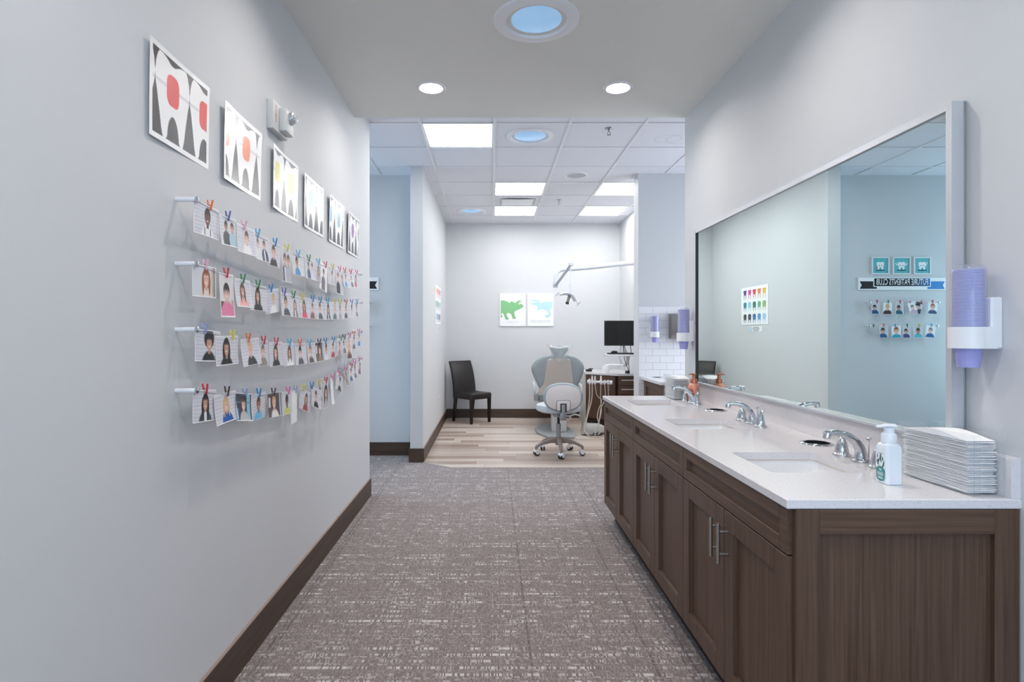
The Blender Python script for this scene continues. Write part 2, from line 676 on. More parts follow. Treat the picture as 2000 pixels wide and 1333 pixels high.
def sheet(name, fn, w, h, img, m, back=0.0008, parent=None):
    """A printed sheet: fn(u, v) -> (point, normal); IMG is rows x cols x 3 sRGB 0..255, row 0 at the top.
    It has a white back a little behind the face."""
    rows, cols = img.shape[:2]
    V, C = [], []
    f_ = np.where(img / 255.0 <= 0.04045, img / 255.0 / 12.92, ((img / 255.0 + 0.055) / 1.055) ** 2.4)
    for r in range(rows):
        for c in range(cols):
            p, n = fn(c / (cols - 1) * w, (1 - r / (rows - 1)) * h)
            V.append(p)
            C.append(tuple(f_[r, c]) + (1.0,))
    Fc = []
    for r in range(rows - 1):
        for c in range(cols - 1):
            i = r * cols + c
            Fc.append((i, i + cols, i + cols + 1, i + 1))
    # coarse back and rim
    bc, br = min(cols, 9), min(rows, 9)
    base = len(V)
    for r in range(br):
        for c in range(bc):
            p, n = fn(c / (bc - 1) * w, (1 - r / (br - 1)) * h)
            V.append(tuple(Vector(p) - Vector(n) * back))
            C.append((0.85, 0.86, 0.88, 1.0))
    for r in range(br - 1):
        for c in range(bc - 1):
            i = base + r * bc + c
            Fc.append((i, i + 1, i + bc + 1, i + bc))
    me = bpy.data.meshes.new(name)
    me.from_pydata(V, [], Fc)
    a = me.color_attributes.new('print', 'FLOAT_COLOR', 'POINT')
    a.data.foreach_set('color', np.array(C, dtype=np.float32).ravel())
    me.materials.append(m)
    me.shade_smooth()
    o = bpy.data.objects.new(name, me)
    COL.objects.link(o)
    if parent is not None:
        o.parent = parent
    return o


def slab_with_holes(name, outer, holes, z0, z1, m, parent=None, ch=0.003):
    """Flat slab with round or rectangular holes, chamfered outer rim."""
    t = bmesh.new()
    def loop(pts, z):
        vs = [t.verts.new((x, y, z)) for x, y in pts]
        es = [t.edges.new((vs[i], vs[(i + 1) % len(vs)])) for i in range(len(vs))]
        return vs, es
    def inset(pts, d):
        cx_ = sum(p[0] for p in pts) / len(pts)
        cy_ = sum(p[1] for p in pts) / len(pts)
        return [(x - math.copysign(d, x - cx_), y - math.copysign(d, y - cy_)) for x, y in pts]
    rings = []
    top_e = []
    bot_e = []
    oi = inset(outer, ch)
    tv, te = loop(oi, z1)
    m1, _ = loop(outer, z1 - ch)
    m2, _ = loop(outer, z0 + ch)
    bv, be = loop(oi, z0)
    for a, b in ((tv, m1), (m1, m2), (m2, bv)):
        for i in range(len(a)):
            t.faces.new((a[i], a[(i + 1) % len(a)], b[(i + 1) % len(a)], b[i]))
    top_e += te
    bot_e += be
    for h in holes:
        a, ea = loop(h, z1)
        b, eb = loop(h, z0)
        for i in range(len(a)):
            t.faces.new((a[i], a[(i + 1) % len(a)], b[(i + 1) % len(a)], b[i]))
        top_e += ea
        bot_e += eb
    bmesh.ops.triangle_fill(t, edges=top_e, use_beauty=True, use_dissolve=False)
    bmesh.ops.triangle_fill(t, edges=bot_e, use_beauty=True, use_dissolve=False)
    return obj(name, t, m, parent, smooth=False)


circ = lambda cx_, cy_, r, n=32: [(cx_ + r * math.cos(2 * PI * k / n), cy_ + r * math.sin(2 * PI * k / n)) for k in range(n)]


# ------------------------------------------------------------------ key dimensions
XL, XR = -0.985, 1.41            # faces of the corridor walls
HS, HT = 2.88, 3.024             # soffit and tile ceiling heights
YS = 4.157                       # far edge of the soffit
YLE, YRE = 4.66, 4.176           # ends of the left and right walls
YF = 8.925                       # far wall
XA, XA2 = -0.695, -0.825         # divider wall
YA0, YHALL = 5.865, 6.20         # divider front, hallway wall
XFR = 2.0                        # far room right wall
XP, YP0, YP1 = 1.573, 6.13, 6.33 # partition
YB = -2.8                        # wall behind the camera
TOP = 3.3

# ------------------------------------------------------------------ room shell
sbox('floor', (-3.6, YB - 0.1, -0.05), (3.6, YHALL + 0.02, 0.0), M['carpet'], 'taupe grey carpet with rows of pale woven dashes along the corridor', 'floor')
wf = BM()
add_prism(wf, [(-0.70, 5.87), (-0.395, 5.63), (3.4, 5.63), (3.4, YF + 0.02), (-0.70, YF + 0.02)], lambda u, v, w: (u, v, w), 0.0002, 0.001)
woodfloor = struct('floor', wf, M['subfloor'], 'pale taupe wood plank floor of the treatment bay', 'floor')
sbox('wall_left', (XL - 0.14, YB, 0), (XL, YLE, TOP), M['wall'], 'long pale grey corridor wall hung with tooth posters and photo wires')
sbox('wall_right', (XR, YB, 0), (XR + 0.14, YRE, TOP), M['wall'], 'pale grey corridor wall behind the big mirror')
sbox('wall_back', (-0.9, YF, 0), (3.4, YF + 0.1, TOP), M['wall'], 'pale far wall with two dinosaur posters')
sbox('wall_divider', (XA2, YA0, 0), (XA, YF, TOP), M['wall'], 'narrow ended divider wall beside the brown chair')
sbox('wall_hall', (-3.6, YHALL, 0), (XA2, YHALL + 0.1, TOP), M['wall'], 'shaded hallway wall beyond the end of the left wall')
sbox('wall_far_right', (XFR, YP1, 0), (XFR + 0.1, YF, TOP), M['wall'], 'bright right wall of the treatment bay')
part_bm = BM()
add_box(part_bm, (XP, YP0, 0), (3.4, YP1, TOP))
partition = struct('wall_partition', part_bm, M['wall'], 'grey partition wall with white tile on its lower half')
sbox('wall_side', (3.4, YRE - 1.0, 0), (3.5, YF + 0.1, TOP), M['wall'], 'end wall of the right side opening, mostly hidden')
sbox('wall_side', (XR + 0.14, YRE - 1.0, 0), (3.4, YRE - 0.9, TOP), M['wall'], 'wall closing the right side opening behind the mirror wall')
sbox('wall_end', (-3.6, YLE - 0.9, 0), (XL - 0.14, YLE - 0.8, TOP), M['wall'], 'hidden wall closing the left hallway')
sbox('wall_end', (-3.6, YLE - 0.8, 0), (-3.5, YHALL, TOP), M['wall'], 'hidden wall at the left end of the hallway')
# wall behind the camera, with the window that lights the corridor
rb = BM()
for lo, hi in (((-1.2, YB - 0.1, 0), (-0.9, YB, TOP)), ((1.3, YB - 0.1, 0), (1.6, YB, TOP)), ((-0.9, YB - 0.1, 0), (1.3, YB, 0.65)), ((-0.9, YB - 0.1, 2.45), (1.3, YB, TOP))):
    add_box(rb, lo, hi)
struct('wall_rear', rb, M['wall'], 'wall with a window behind the viewer')
wn = BM()
for lo, hi in (((-0.9, YB - 0.06, 0.65), (-0.84, YB, 2.45)), ((1.24, YB - 0.06, 0.65), (1.3, YB, 2.45)), ((-0.84, YB - 0.06, 0.65), (1.24, YB, 0.71)), ((-0.84, YB - 0.06, 2.39), (1.24, YB, 2.45))):
    add_box(wn, lo, hi, 0.004)
struct('window_1', wn, M['white_plastic'], 'window frame behind the viewer', 'window')
wn = BM()  # frame added for the blue fill light; no opening behind it
for lo, hi in (((XL, -1.9, 0.45), (XL + 0.015, -1.84, 1.85)), ((XL, -0.76, 0.45), (XL + 0.015, -0.70, 1.85)), ((XL, -1.84, 0.45), (XL + 0.015, -0.76, 0.50)), ((XL, -1.84, 1.80), (XL + 0.015, -0.76, 1.85))):
    add_box(wn, lo, hi, 0.003)
struct('window_added', wn, M['white_plastic'], 'unseen window frame added to the left wall for the blue fill', 'window')

# ceilings: the plain soffit over the corridor, the tile ceiling beyond
DOWNS = [(x, y) for y in (3.646, 2.25, 0.85, -0.55) for x in (-0.380, 0.806)]
slab_with_holes('ceiling', [(XL - 0.14, YB), (XR + 0.14, YB), (XR + 0.14, YS), (XL - 0.14, YS)], [circ(x, y, 0.077, 24) for x, y in DOWNS], HS, HS + 0.3, M['soffit'], ch=0.0005)
tag(bpy.data.objects['ceiling'], 'plain grey lowered ceiling over the corridor', 'ceiling', kind='structure')
sbox('ceiling', (-3.6, YLE - 0.9, HT + 0.06), (3.6, YF + 0.1, HT + 0.12), M['soffit'], 'deck above the tile ceiling', 'ceiling')
tc_root = bpy.data.objects.new('ceiling_grid', None)
COL.objects.link(tc_root)
tag(tc_root, 'white suspended ceiling of square tiles beyond the corridor', 'ceiling', kind='structure')
GX0, GY0, P_ = 0.032, 4.669, 0.612


def cell(j, k):
    return GX0 + P_ * j, GX0 + P_ * (j + 1), GY0 + P_ * k, GY0 + P_ * (k + 1)


LIGHT_CELLS = {(-1, 0): None, (0, 3): None, (0, 5): None, (2, 3): None, (2, 5): None}
for j in range(-6, 6):
    for k in range(-1, 7):
        if (j, k) in LIGHT_CELLS:
            continue
        x0, x1, y0, y1 = cell(j, k)
        rects = []
        if y1 <= YHALL:
            rects.append((x0, x1, y0, y1))
        else:
            a, b_ = max(x0, XA), min(x1, XFR)
            if b_ - a > 0.01:
                rects.append((a, b_, y0, min(y1, YF)))
            if y0 < YHALL:
                if x0 < XA:
                    rects.append((x0, min(x1, XA), y0, YHALL))
                if x1 > XFR:
                    rects.append((max(x0, XFR), x1, y0, YHALL))
        for (a, b_, c, d) in rects:
            a, b_, c = max(a, -3.5), min(b_, 3.4), max(c, YS)
            if b_ - a < 0.02 or d - c < 0.02:
                continue
            bm = BM()
            add_box(bm, (a, c, HT + 0.0065), (b_, d, HT + 0.02))
            obj('tile', bm, M['ceil_tile'], tc_root, smooth=False)
for j in range(-5, 7):
    x = GX0 + P_ * j
    y1 = YF if XA < x < XFR else YHALL
    if x > 3.4:
        continue
    bm = BM()
    add_box(bm, (x - 0.012, YS, HT - 0.002), (x + 0.012, y1, HT + 0.0064), 0.001)
    obj('rail', bm, M['rail'], tc_root, smooth=False)
for k in range(0, 7):
    y = GY0 + P_ * k
    xa, xb = (-3.5, 3.4) if y < YHALL else (XA, XFR)
    bm = BM()
    add_box(bm, (xa, y - 0.011, HT - 0.0015), (xb, y + 0.011, HT + 0.0064), 0.001)
    obj('rail', bm, M['rail'], tc_root, smooth=False)
for (lo, hi) in (((XA, YF - 0.02, HT), (XFR, YF, HT + 0.01)), ((XA, YP1, HT), (XA + 0.02, YF, HT + 0.01)), ((XFR - 0.02, YP1, HT), (XFR, YF, HT + 0.01)), ((-3.5, YHALL - 0.02, HT), (XA2, YHALL, HT + 0.01)), ((XP, YP0 - 0.02, HT), (3.4, YP0, HT + 0.01)), ((XP - 0.02, YP0 - 0.02, HT), (XP, YP1 + 0.02, HT + 0.01)), ((XA2 - 0.02, YA0 - 0.02, HT), (XA + 0.02, YA0, HT + 0.01)), ((XA, YA0, HT), (XA + 0.02, YP1, HT + 0.01))):
    bm = BM()
    add_box(bm, lo, hi)
    obj('edge_rail', bm, M['rail'], tc_root, smooth=False)

# wood floor planks
y = 5.63
row = 0
PW = 0.128
while y < YF - 0.01:
    y1 = min(y + PW, YF)
    x = -0.70 - random.random() * 0.9
    while x < 2.6:
        ln = 0.85 + random.random() * 0.5
        a, b_ = max(x, -0.70), min(x + ln, 2.6)
        x += ln
        if b_ - a < 0.02:
            continue
        # the floor's front left corner is cut back to the divider wall
        lx = lambda yy: -0.70 + (5.87 - yy) / (5.87 - 5.63) * 0.305 if yy < 5.87 else -0.70
        g = 0.0012
        p0, p1 = max(a, lx(y)), max(a, lx(y1))
        if b_ <= max(p0, p1) + 0.02:
            continue
        bm = BM()
        add_prism(bm, [(p0 + g, y + g), (b_ - g, y + g), (b_ - g, y1 - g), (p1 + g, y1 - g)], lambda u, v, w: (u, v, w), 0.001, 0.004)
        obj('plank', bm, M['plank'], woodfloor, smooth=False)
    y = y1
    row += 1
bm = BM()
add_tube(bm, [(-0.70, 5.865, 0.002), (-0.395, 5.625, 0.002)], 0.005, 6)
add_tube(bm, [(-0.395, 5.625, 0.002), (3.4, 5.625, 0.002)], 0.005, 6)
struct('trim_1', bm, M['seam'], 'thin pale strip where carpet meets wood floor', 'trim')

# baseboards
BH, BT = 0.142, 0.013


def baseboard(name, lo, hi, m, label):
    bm = BM()
    add_box(bm, lo, hi, 0.002)
    return struct(name, bm, m, label, 'baseboard')


baseboard('baseboard_left', (XL, YB, 0), (XL + BT, YLE + BT, BH), M['base'], 'dark brown baseboard along the foot of the poster wall')
M['edge'] = mat('lit_board_edge', (150, 130, 120), 0.5)  # lit top of the baseboard put into a paler colour


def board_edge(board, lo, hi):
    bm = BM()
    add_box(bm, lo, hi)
    obj('top_edge', bm, M['edge'], board, smooth=False, label='top edge of the baseboard coloured pale as if lit')


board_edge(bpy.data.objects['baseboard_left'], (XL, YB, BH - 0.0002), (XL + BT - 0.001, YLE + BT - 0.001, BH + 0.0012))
baseboard('baseboard_right', (XR - BT, YB, 0), (XR, 1.50, BH), M['base'], 'baseboard on the right wall before the vanity')
baseboard('baseboard_back', (XA, YF - BT, 0), (XFR, YF, BH), M['basex'], 'dark brown baseboard under the dinosaur posters')
bb = BM()
add_box(bb, (XA, YA0 - BT, 0), (XA + BT, YF - BT, BH), 0.002)
add_box(bb, (XA2 - BT, YA0 - BT, 0), (XA, YA0, BH), 0.002)
add_box(bb, (XA2 - BT, YA0, 0), (XA2, YHALL - BT, BH), 0.002)
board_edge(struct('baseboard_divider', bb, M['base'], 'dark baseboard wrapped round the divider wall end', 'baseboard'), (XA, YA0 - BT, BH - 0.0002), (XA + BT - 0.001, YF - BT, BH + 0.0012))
baseboard('baseboard_hall', (-3.5, YHALL - BT, 0), (XA2 - BT, YHALL, BH), M['basex'], 'dark baseboard along the shaded hallway wall')
baseboard('baseboard_far_right', (XFR - BT, YP1, 0), (XFR, YF - BT, BH), M['base'], 'baseboard of the bay right wall, mostly hidden')

# subway tile on the partition's lower half
TW, TH, TG = 0.1485, 0.0745, 0.0022
zt = 1.599
bm = BM()
add_box(bm, (XP + 0.001, YP0 - 0.005, 0.0), (3.0, YP0 - 0.0005, zt))
obj('grout_bed', bm, M['grout'], partition, smooth=False)
tile_bm = BM()
add_box(tile_bm, (0, -0.0095, -TH + TG), (TW - TG, -0.0045, 0), 0.0012)
tile_me = None
r = 0
z = zt
while z > 0.55:
    x = XP + 0.002 - (TW / 2 if r % 2 else 0)
    while x < 2.35:
        a, b_ = max(x, XP + 0.002), min(x + TW - TG, 2.35)
        if b_ - a > 0.015:
            if tile_me and abs((b_ - a) - (TW - TG)) < 1e-4:
                o = bpy.data.objects.new('tile', tile_me)
                COL.objects.link(o)
                o.parent = partition
                o.location = (a, YP0, z)
            elif abs((b_ - a) - (TW - TG)) < 1e-4:
                o = obj('tile', tile_bm, M['tile'], partition, smooth=False)
                tile_me = o.data
                o.location = (a, YP0, z)
            else:
                b2 = BM()
                add_box(b2, (a, YP0 - 0.0095, z - TH + TG), (b_, YP0 - 0.0045, z), 0.0012)
                obj('tile', b2, M['tile'], partition, smooth=False)
        x += TW
    z -= TH
    r += 1

# ------------------------------------------------------------------ ceiling fittings
ORD_LIGHT = {(-1, 0): 'square ceiling light panel nearest the corridor, left of the skylight tube',
             (0, 3): 'middle square light panel just before the air vent',
             (0, 5): 'far square light panel just beyond the air vent',
             (2, 3): 'nearer of the two right-hand square light panels',
             (2, 5): 'farther of the two right-hand square light panels'}


def build_panel(t):
    h = P_ / 2 - 0.013
    bm = BM()
    for lo, hi in (((-h, -h, -0.010), (h, -h + 0.012, 0.03)), ((-h, h - 0.012, -0.010), (h, h, 0.03)), ((-h, -h + 0.012, -0.010), (-h + 0.012, h - 0.012, 0.03)), ((h - 0.012, -h + 0.012, -0.010), (h, h - 0.012, 0.03))):
        add_box(bm, lo, hi, 0.001)
    add_box(bm, (-h, -h, 0.02), (h, h, 0.03))
    obj('frame', bm, M['rail'], t, smooth=False, local=True)
    bm = BM()
    add_box(bm, (-h + 0.0125, -h + 0.0125, -0.004), (h - 0.0125, h - 0.0125, 0.0))
    obj('diffuser', bm, M['panel_light'], t, smooth=False, local=True)


proto = None
for (j, k), lab in ORD_LIGHT.items():
    x0, x1, y0, y1 = cell(j, k)
    loc = ((x0 + x1) / 2, (y0 + y1) / 2, HT + 0.012)
    if proto is None:
        proto = thing('ceiling_light', lab, 'light', loc, group='square ceiling light panels')
        build_panel(proto)
    else:
        c = copy_tree(proto)
        c.location = loc
        c['label'] = lab


def ring_prof(ri, ro, z0, z1):
    return [(ri, z1), (ri, z0 + 0.004), (ri + 0.004, z0), (ro - 0.006, z0), (ro, z0 + 0.006), (ro, z1)]


def downlight(x, y, lab):
    t = thing('downlight', lab, 'light', (x, y, HS), group='recessed downlights')
    bm = BM()
    add_lathe(bm, [(0.066, 0.034), (0.070, -0.004), (0.074, -0.008), (0.088, -0.008), (0.094, -0.002), (0.094, 0.002), (0.078, 0.003), (0.070, 0.036), (0.066, 0.036)], seg=40)
    obj('trim_ring', bm, M['white_plastic'], t, local=True)
    bm = BM()
    add_lathe(bm, [(0, 0.028), (0.0660, 0.028), (0.0660, 0.034), (0, 0.034)], seg=40)
    obj('lens', bm, M['down_light'], t, local=True)
    return t


d0 = downlight(-0.380, 3.646, 'left of the two round downlights at the soffit end')
DL = [(0.806, 3.646, 'right of the two round downlights at the soffit end'),
      (-0.380, 2.25, 'round downlight overhead on the left, out of view'), (0.806, 2.25, 'round downlight overhead on the right, out of view'),
      (-0.380, 0.85, 'round downlight nearly over the viewer on the left'), (0.806, 0.85, 'round downlight nearly over the viewer on the right'),
      (-0.380, -0.55, 'round downlight behind the viewer on the left'), (0.806, -0.55, 'round downlight behind the viewer on the right')]
for x, y, lab in DL:
    c = copy_tree(d0)
    c.location = (x, y, HS)
    c['label'] = lab


def skylight(x, y, z, ro, ri, lab):
    t = thing('skylight_tube', lab, 'skylight', (x, y, z), group='round skylight tubes')
    bm = BM()
    add_lathe(bm, [(ri, 0.012), (ri, -0.006), (ri + 0.006, -0.014), (ro - 0.02, -0.014), (ro - 0.004, -0.008), (ro, 0.0), (ro, 0.005)], seg=64)
    obj('trim_ring', bm, M['white_plastic'], t, local=True)
    bm = BM()
    n = 8
    prof = [(0, -0.010)] + [(ri * 0.995 * i / n, -0.010 + 0.014 * (i / n) ** 2) for i in range(1, n + 1)] + [(ri * 0.995, 0.008), (0, 0.008)]
    add_lathe(bm, prof, seg=48)
    obj('lens', bm, M['sky_lens'], t, local=True)
    return t


skylight(0.226, 2.86, HS, 0.214, 0.150, 'large round blue skylight tube in the corridor ceiling')
s1 = skylight(0.338, 4.985, HT + 0.006, 0.205, 0.160, 'round blue skylight tube beside the nearest light panel')
c = copy_tree(s1)
c.location = (-0.272, 8.03, HT + 0.0065)
c['label'] = 'farthest round skylight tube, above the brown chair'

# ceiling speaker
t = thing('ceiling_speaker', 'round grey speaker grille in the tile ceiling', 'speaker', (0.925, 6.22, HT + 0.0065))
bm = BM()
add_lathe(bm, [(0.104, 0.003), (0.104, -0.006), (0.118, -0.006), (0.122, 0.0), (0.122, 0.003)], seg=40)
obj('rim', bm, M['white_plastic'], t, local=True)
bm = BM()
add_lathe(bm, [(0, -0.004), (0.104, -0.004), (0.104, 0), (0, 0)], seg=40)
obj('grille', bm, mat('speaker_grille', (176, 179, 184), 0.6, var=0.25, scale=700), t, local=True)


def sprinkler(x, y, lab):
    t = thing('sprinkler_head', lab, 'sprinkler', (x, y, HT + 0.0065), group='ceiling sprinkler heads')
    bm = BM()
    add_lathe(bm, [(0.0, -0.012), (0.014, -0.012), (0.034, -0.004), (0.038, 0)], seg=24)
    obj('escutcheon', bm, M['chrome'], t, local=True)
    bm = BM()
    add_tube(bm, [(0, 0, -0.010), (0, 0, -0.03)], 0.006, 10)
    add_tube(bm, bez([(-0.005, 0, -0.028), (-0.014, 0, -0.040), (-0.004, 0, -0.052)], 4), 0.0025, 6)
    add_tube(bm, bez([(0.005, 0, -0.028), (0.014, 0, -0.040), (0.004, 0, -0.052)], 4), 0.0025, 6)
    add_lathe(bm, [(0, -0.056), (0.016, -0.055), (0.016, -0.053), (0, -0.051)], seg=16)
    obj('nozzle', bm, M['steel_gray'], t, local=True)
    return t


s = sprinkler(0.985, 4.80, 'nearer chrome sprinkler head, right of the skylight tube')
c = copy_tree(s)
c.location = (0.872, 7.38, HT + 0.0065)
c['label'] = 'farther small sprinkler head, right of the air vent'

# linear air vent in cell (0,4)
x0, x1, y0, y1 = cell(0, 4)
t = thing('air_vent', 'rectangular white air vent between two light panels', 'vent', ((x0 + x1) / 2, (y0 + y1) / 2, HT + 0.004))
bm = BM()
for lo, hi in (((-0.25, -0.23, -0.012), (0.25, -0.20, 0.004)), ((-0.25, 0.20, -0.012), (0.25, 0.23, 0.004)), ((-0.25, -0.20, -0.012), (-0.23, 0.20, 0.004)), ((0.23, -0.20, -0.012), (0.25, 0.20, 0.004))):
    add_box(bm, lo, hi, 0.002)
obj('frame', bm, M['white_plastic'], t, smooth=False, local=True)
bm = BM()
add_box(bm, (-0.20, -0.17, -0.022), (0.20, 0.17, -0.016), 0.003)
obj('face_plate', bm, M['white_plastic'], t, smooth=False, local=True)
bm = BM()
add_box(bm, (-0.23, -0.20, 0.0), (0.23, 0.20, 0.003))
obj('throat', bm, M['offwhite'], t, smooth=False, local=True)
bm = BM()
add_box(bm, (-0.13, -0.199, -0.010), (0.13, -0.172, -0.004))
obj('dark_slot', bm, M['black_liner'], t, smooth=False, local=True)

# faint water mark on a ceiling tile
bm = BM()
for cx_, r_ in ((1.56, 0.12), (1.70, 0.15), (1.80, 0.09)):
    n = 40
    for i in range(n):
        a0, a1 = 2 * PI * i / n, 2 * PI * (i + 1) / n
        w = 0.006
        q = lambda a, rr: (cx_ + rr * math.cos(a), 5.06 + 0.10 * (r_ / 0.15) * rr / r_ * math.sin(a) * 1.3, HT + 0.006)
        ngon(bm, [q(a0, r_), q(a1, r_), q(a1, r_ - w), q(a0, r_ - w)])
o = obj('water_mark', bm, mat('water_mark', (206, 205, 208), 0.9), tc_root, smooth=False)
o['kind'] = 'stuff'

# ------------------------------------------------------------------ vanity: three sink cabinets
CF = 0.797            # face of doors and drawers
CE = [1.545, 2.385, 3.222, 4.045]
CT = 0.851            # underside of the counter
CAB_LABEL = ['dark wood sink cabinet nearest the viewer with shaker end panel',
             'middle dark wood sink cabinet between its two neighbours',
             'farthest dark wood sink cabinet beside the wood floor']


def shaker(name, y0, y1, z0, z1, stile, m, parent, sgn=-1, xf=CF, depth=0.02):
    """A framed door in the plane x = xf with a recessed centre panel."""
    bm = BM()
    xa, xb = xf, xf + depth
    add_box(bm, (xa, y0, z0), (xb, y0 + stile, z1), 0.0015)
    add_box(bm, (xa, y1 - stile, z0), (xb, y1, z1), 0.0015)
    add_box(bm, (xa, y0 + stile, z0), (xb, y1 - stile, z0 + stile * 0.95), 0.0015)
    add_box(bm, (xa, y0 + stile, z1 - stile * 0.95), (xb, y1 - stile, z1), 0.0015)
    # sloped inner lip and panel
    iy0, iy1, iz0, iz1 = y0 + stile, y1 - stile, z0 + stile * 0.95, z1 - stile * 0.95
    l, d = 0.003, 0.015
    o_ = [(xa + 0.003, iy0, iz0), (xa + 0.003, iy1, iz0), (xa + 0.003, iy1, iz1), (xa + 0.003, iy0, iz1)]
    i_ = [(xa + d, iy0 + l, iz0 + l), (xa + d, iy1 - l, iz0 + l), (xa + d, iy1 - l, iz1 - l), (xa + d, iy0 + l, iz1 - l)]
    O = [bm.verts.new(p) for p in o_]
    I = [bm.verts.new(p) for p in i_]
    for k in range(4):
        bm.faces.new((O[k], O[(k + 1) % 4], I[(k + 1) % 4], I[k]))
    bm.faces.new(I)
    return obj(name, bm, m, parent, smooth=False)


def bar_handle(parent, y, z0, z1, xf=CF):
    bm = BM()
    x = xf - 0.033
    add_tube(bm, [(x, y, z0), (x, y, z1)], 0.006, 14)
    for z in (z0 + 0.03, z1 - 0.03):
        add_tube(bm, [(x, y, z), (xf + 0.002, y, z)], 0.0045, 10)
    return obj('handle', bm, M['nickel'], parent, label='brushed steel bar handle')


for i in range(3):
    y0, y1 = CE[i], CE[i + 1]
    t = thing('sink_cabinet', CAB_LABEL[i], 'cabinet', (CF + 0.02, y0, 0), group='vanity sink cabinets')
    bm = BM()
    add_box(bm, (CF + 0.021, y0 + 0.004, 0.105), (XR - 0.002, y1 - 0.001, 0.66))
    add_box(bm, (CF + 0.021, y0 + 0.004, 0.66), (CF + 0.04, y1 - 0.001, CT - 0.001))
    add_box(bm, (CF + 0.04, y0 + 0.004, 0.66), (XR - 0.002, y0 + 0.010, CT - 0.001))
    add_box(bm, (CF + 0.04, y1 - 0.008, 0.66), (XR - 0.002, y1 - 0.001, CT - 0.001))
    obj('body', bm, M['cabin'], t, smooth=False)
    bm = BM()
    add_box(bm, (CF + 0.075, y0 + 0.004, 0), (CF + 0.09, y1 - 0.003, 0.104))
    obj('toe_kick', bm, M['cabin'], t, smooth=False)
    g = 0.0018
    ym = (y0 + y1) / 2
    shaker('drawer_front', y0 + g, y1 - g, 0.722, 0.846, 0.042, M['caby'], t)
    da = shaker('door', y0 + g, ym - g, 0.128, 0.718, 0.068, M['cabz'], t)
    db = shaker('door', ym + g, y1 - g, 0.128, 0.718, 0.068, M['cabz'], t)
    bar_handle(da, ym - 0.032, 0.545, 0.680)
    bar_handle(db, ym + 0.032, 0.545, 0.680)
    if i == 0:
        # framed end panel facing the viewer
        xa, xb, za, zb = CF + 0.014, XR - 0.004, 0.0, CT - 0.001
        ya = y0 - 0.018
        yb = y0 + 0.003
        for nm_, lo, hi, mm in (('end_stile', (xa, ya, za), (xa + 0.064, yb, zb), 'cabz'), ('end_stile', (xb - 0.066, ya, za), (xb, yb, zb), 'cabz'),
                                ('end_rail', (xa + 0.064, ya, zb - 0.066), (xb - 0.066, yb, zb), 'cabx'), ('end_rail', (xa + 0.064, ya, za), (xb - 0.066, yb, za + 0.12), 'cabx')):
            bm = BM()
            add_box(bm, lo, hi, 0.0012)
            obj(nm_, bm, M[mm], t, smooth=False)
        bm = BM()
        add_box(bm, (xa + 0.064, ya + 0.0155, za + 0.12), (xb - 0.066, yb, zb - 0.066))
        obj('end_panel', bm, M['cabz'], t, smooth=False)

# ------------------------------------------------------------------ countertop with sink cutouts and waste holes
CX0, CY0, CY1 = 0.786, 1.527, 4.05
CH = 0.878
SINKY = [1.975, 2.80, 3.63]
SX0, SX1, SHY = 0.888, 1.198, 0.156
HOLES = [(1.305, 2.30), (1.285, 3.285)]
HR = 0.052


def rrect(x0, x1, y0, y1, r, n=5):
    pts = []
    for cx_, cy_, a0 in ((x1 - r, y1 - r, 0), (x0 + r, y1 - r, PI / 2), (x0 + r, y0 + r, PI), (x1 - r, y0 + r, 1.5 * PI)):
        for k in range(n + 1):
            a = a0 + PI / 2 * k / n
            pts.append((cx_ + r * math.cos(a), cy_ + r * math.sin(a)))
    return pts


ctop = thing('countertop', 'long white speckled quartz countertop over the three sink cabinets', 'countertop', (CX0, CY0, CT))
slab_with_holes('slab', [(CX0, CY0), (XR, CY0), (XR, CY1), (CX0, CY1)],
                [rrect(SX0, SX1, sy - SHY, sy + SHY, 0.02) for sy in SINKY] + [circ(x, y, HR) for x, y in HOLES], CT, CH, M['quartz'], ctop)
bm = BM()
add_prism(bm, [(XR - 0.0255, CH + 0.0003), (XR, CH + 0.0003), (XR, 0.987), (XR - 0.006, 0.987), (XR - 0.0255, 0.9835)], lambda u, v, w: (u, w, v), CY0 + 0.002, CY1)
obj('backsplash', bm, M['quartz'], ctop, smooth=False)

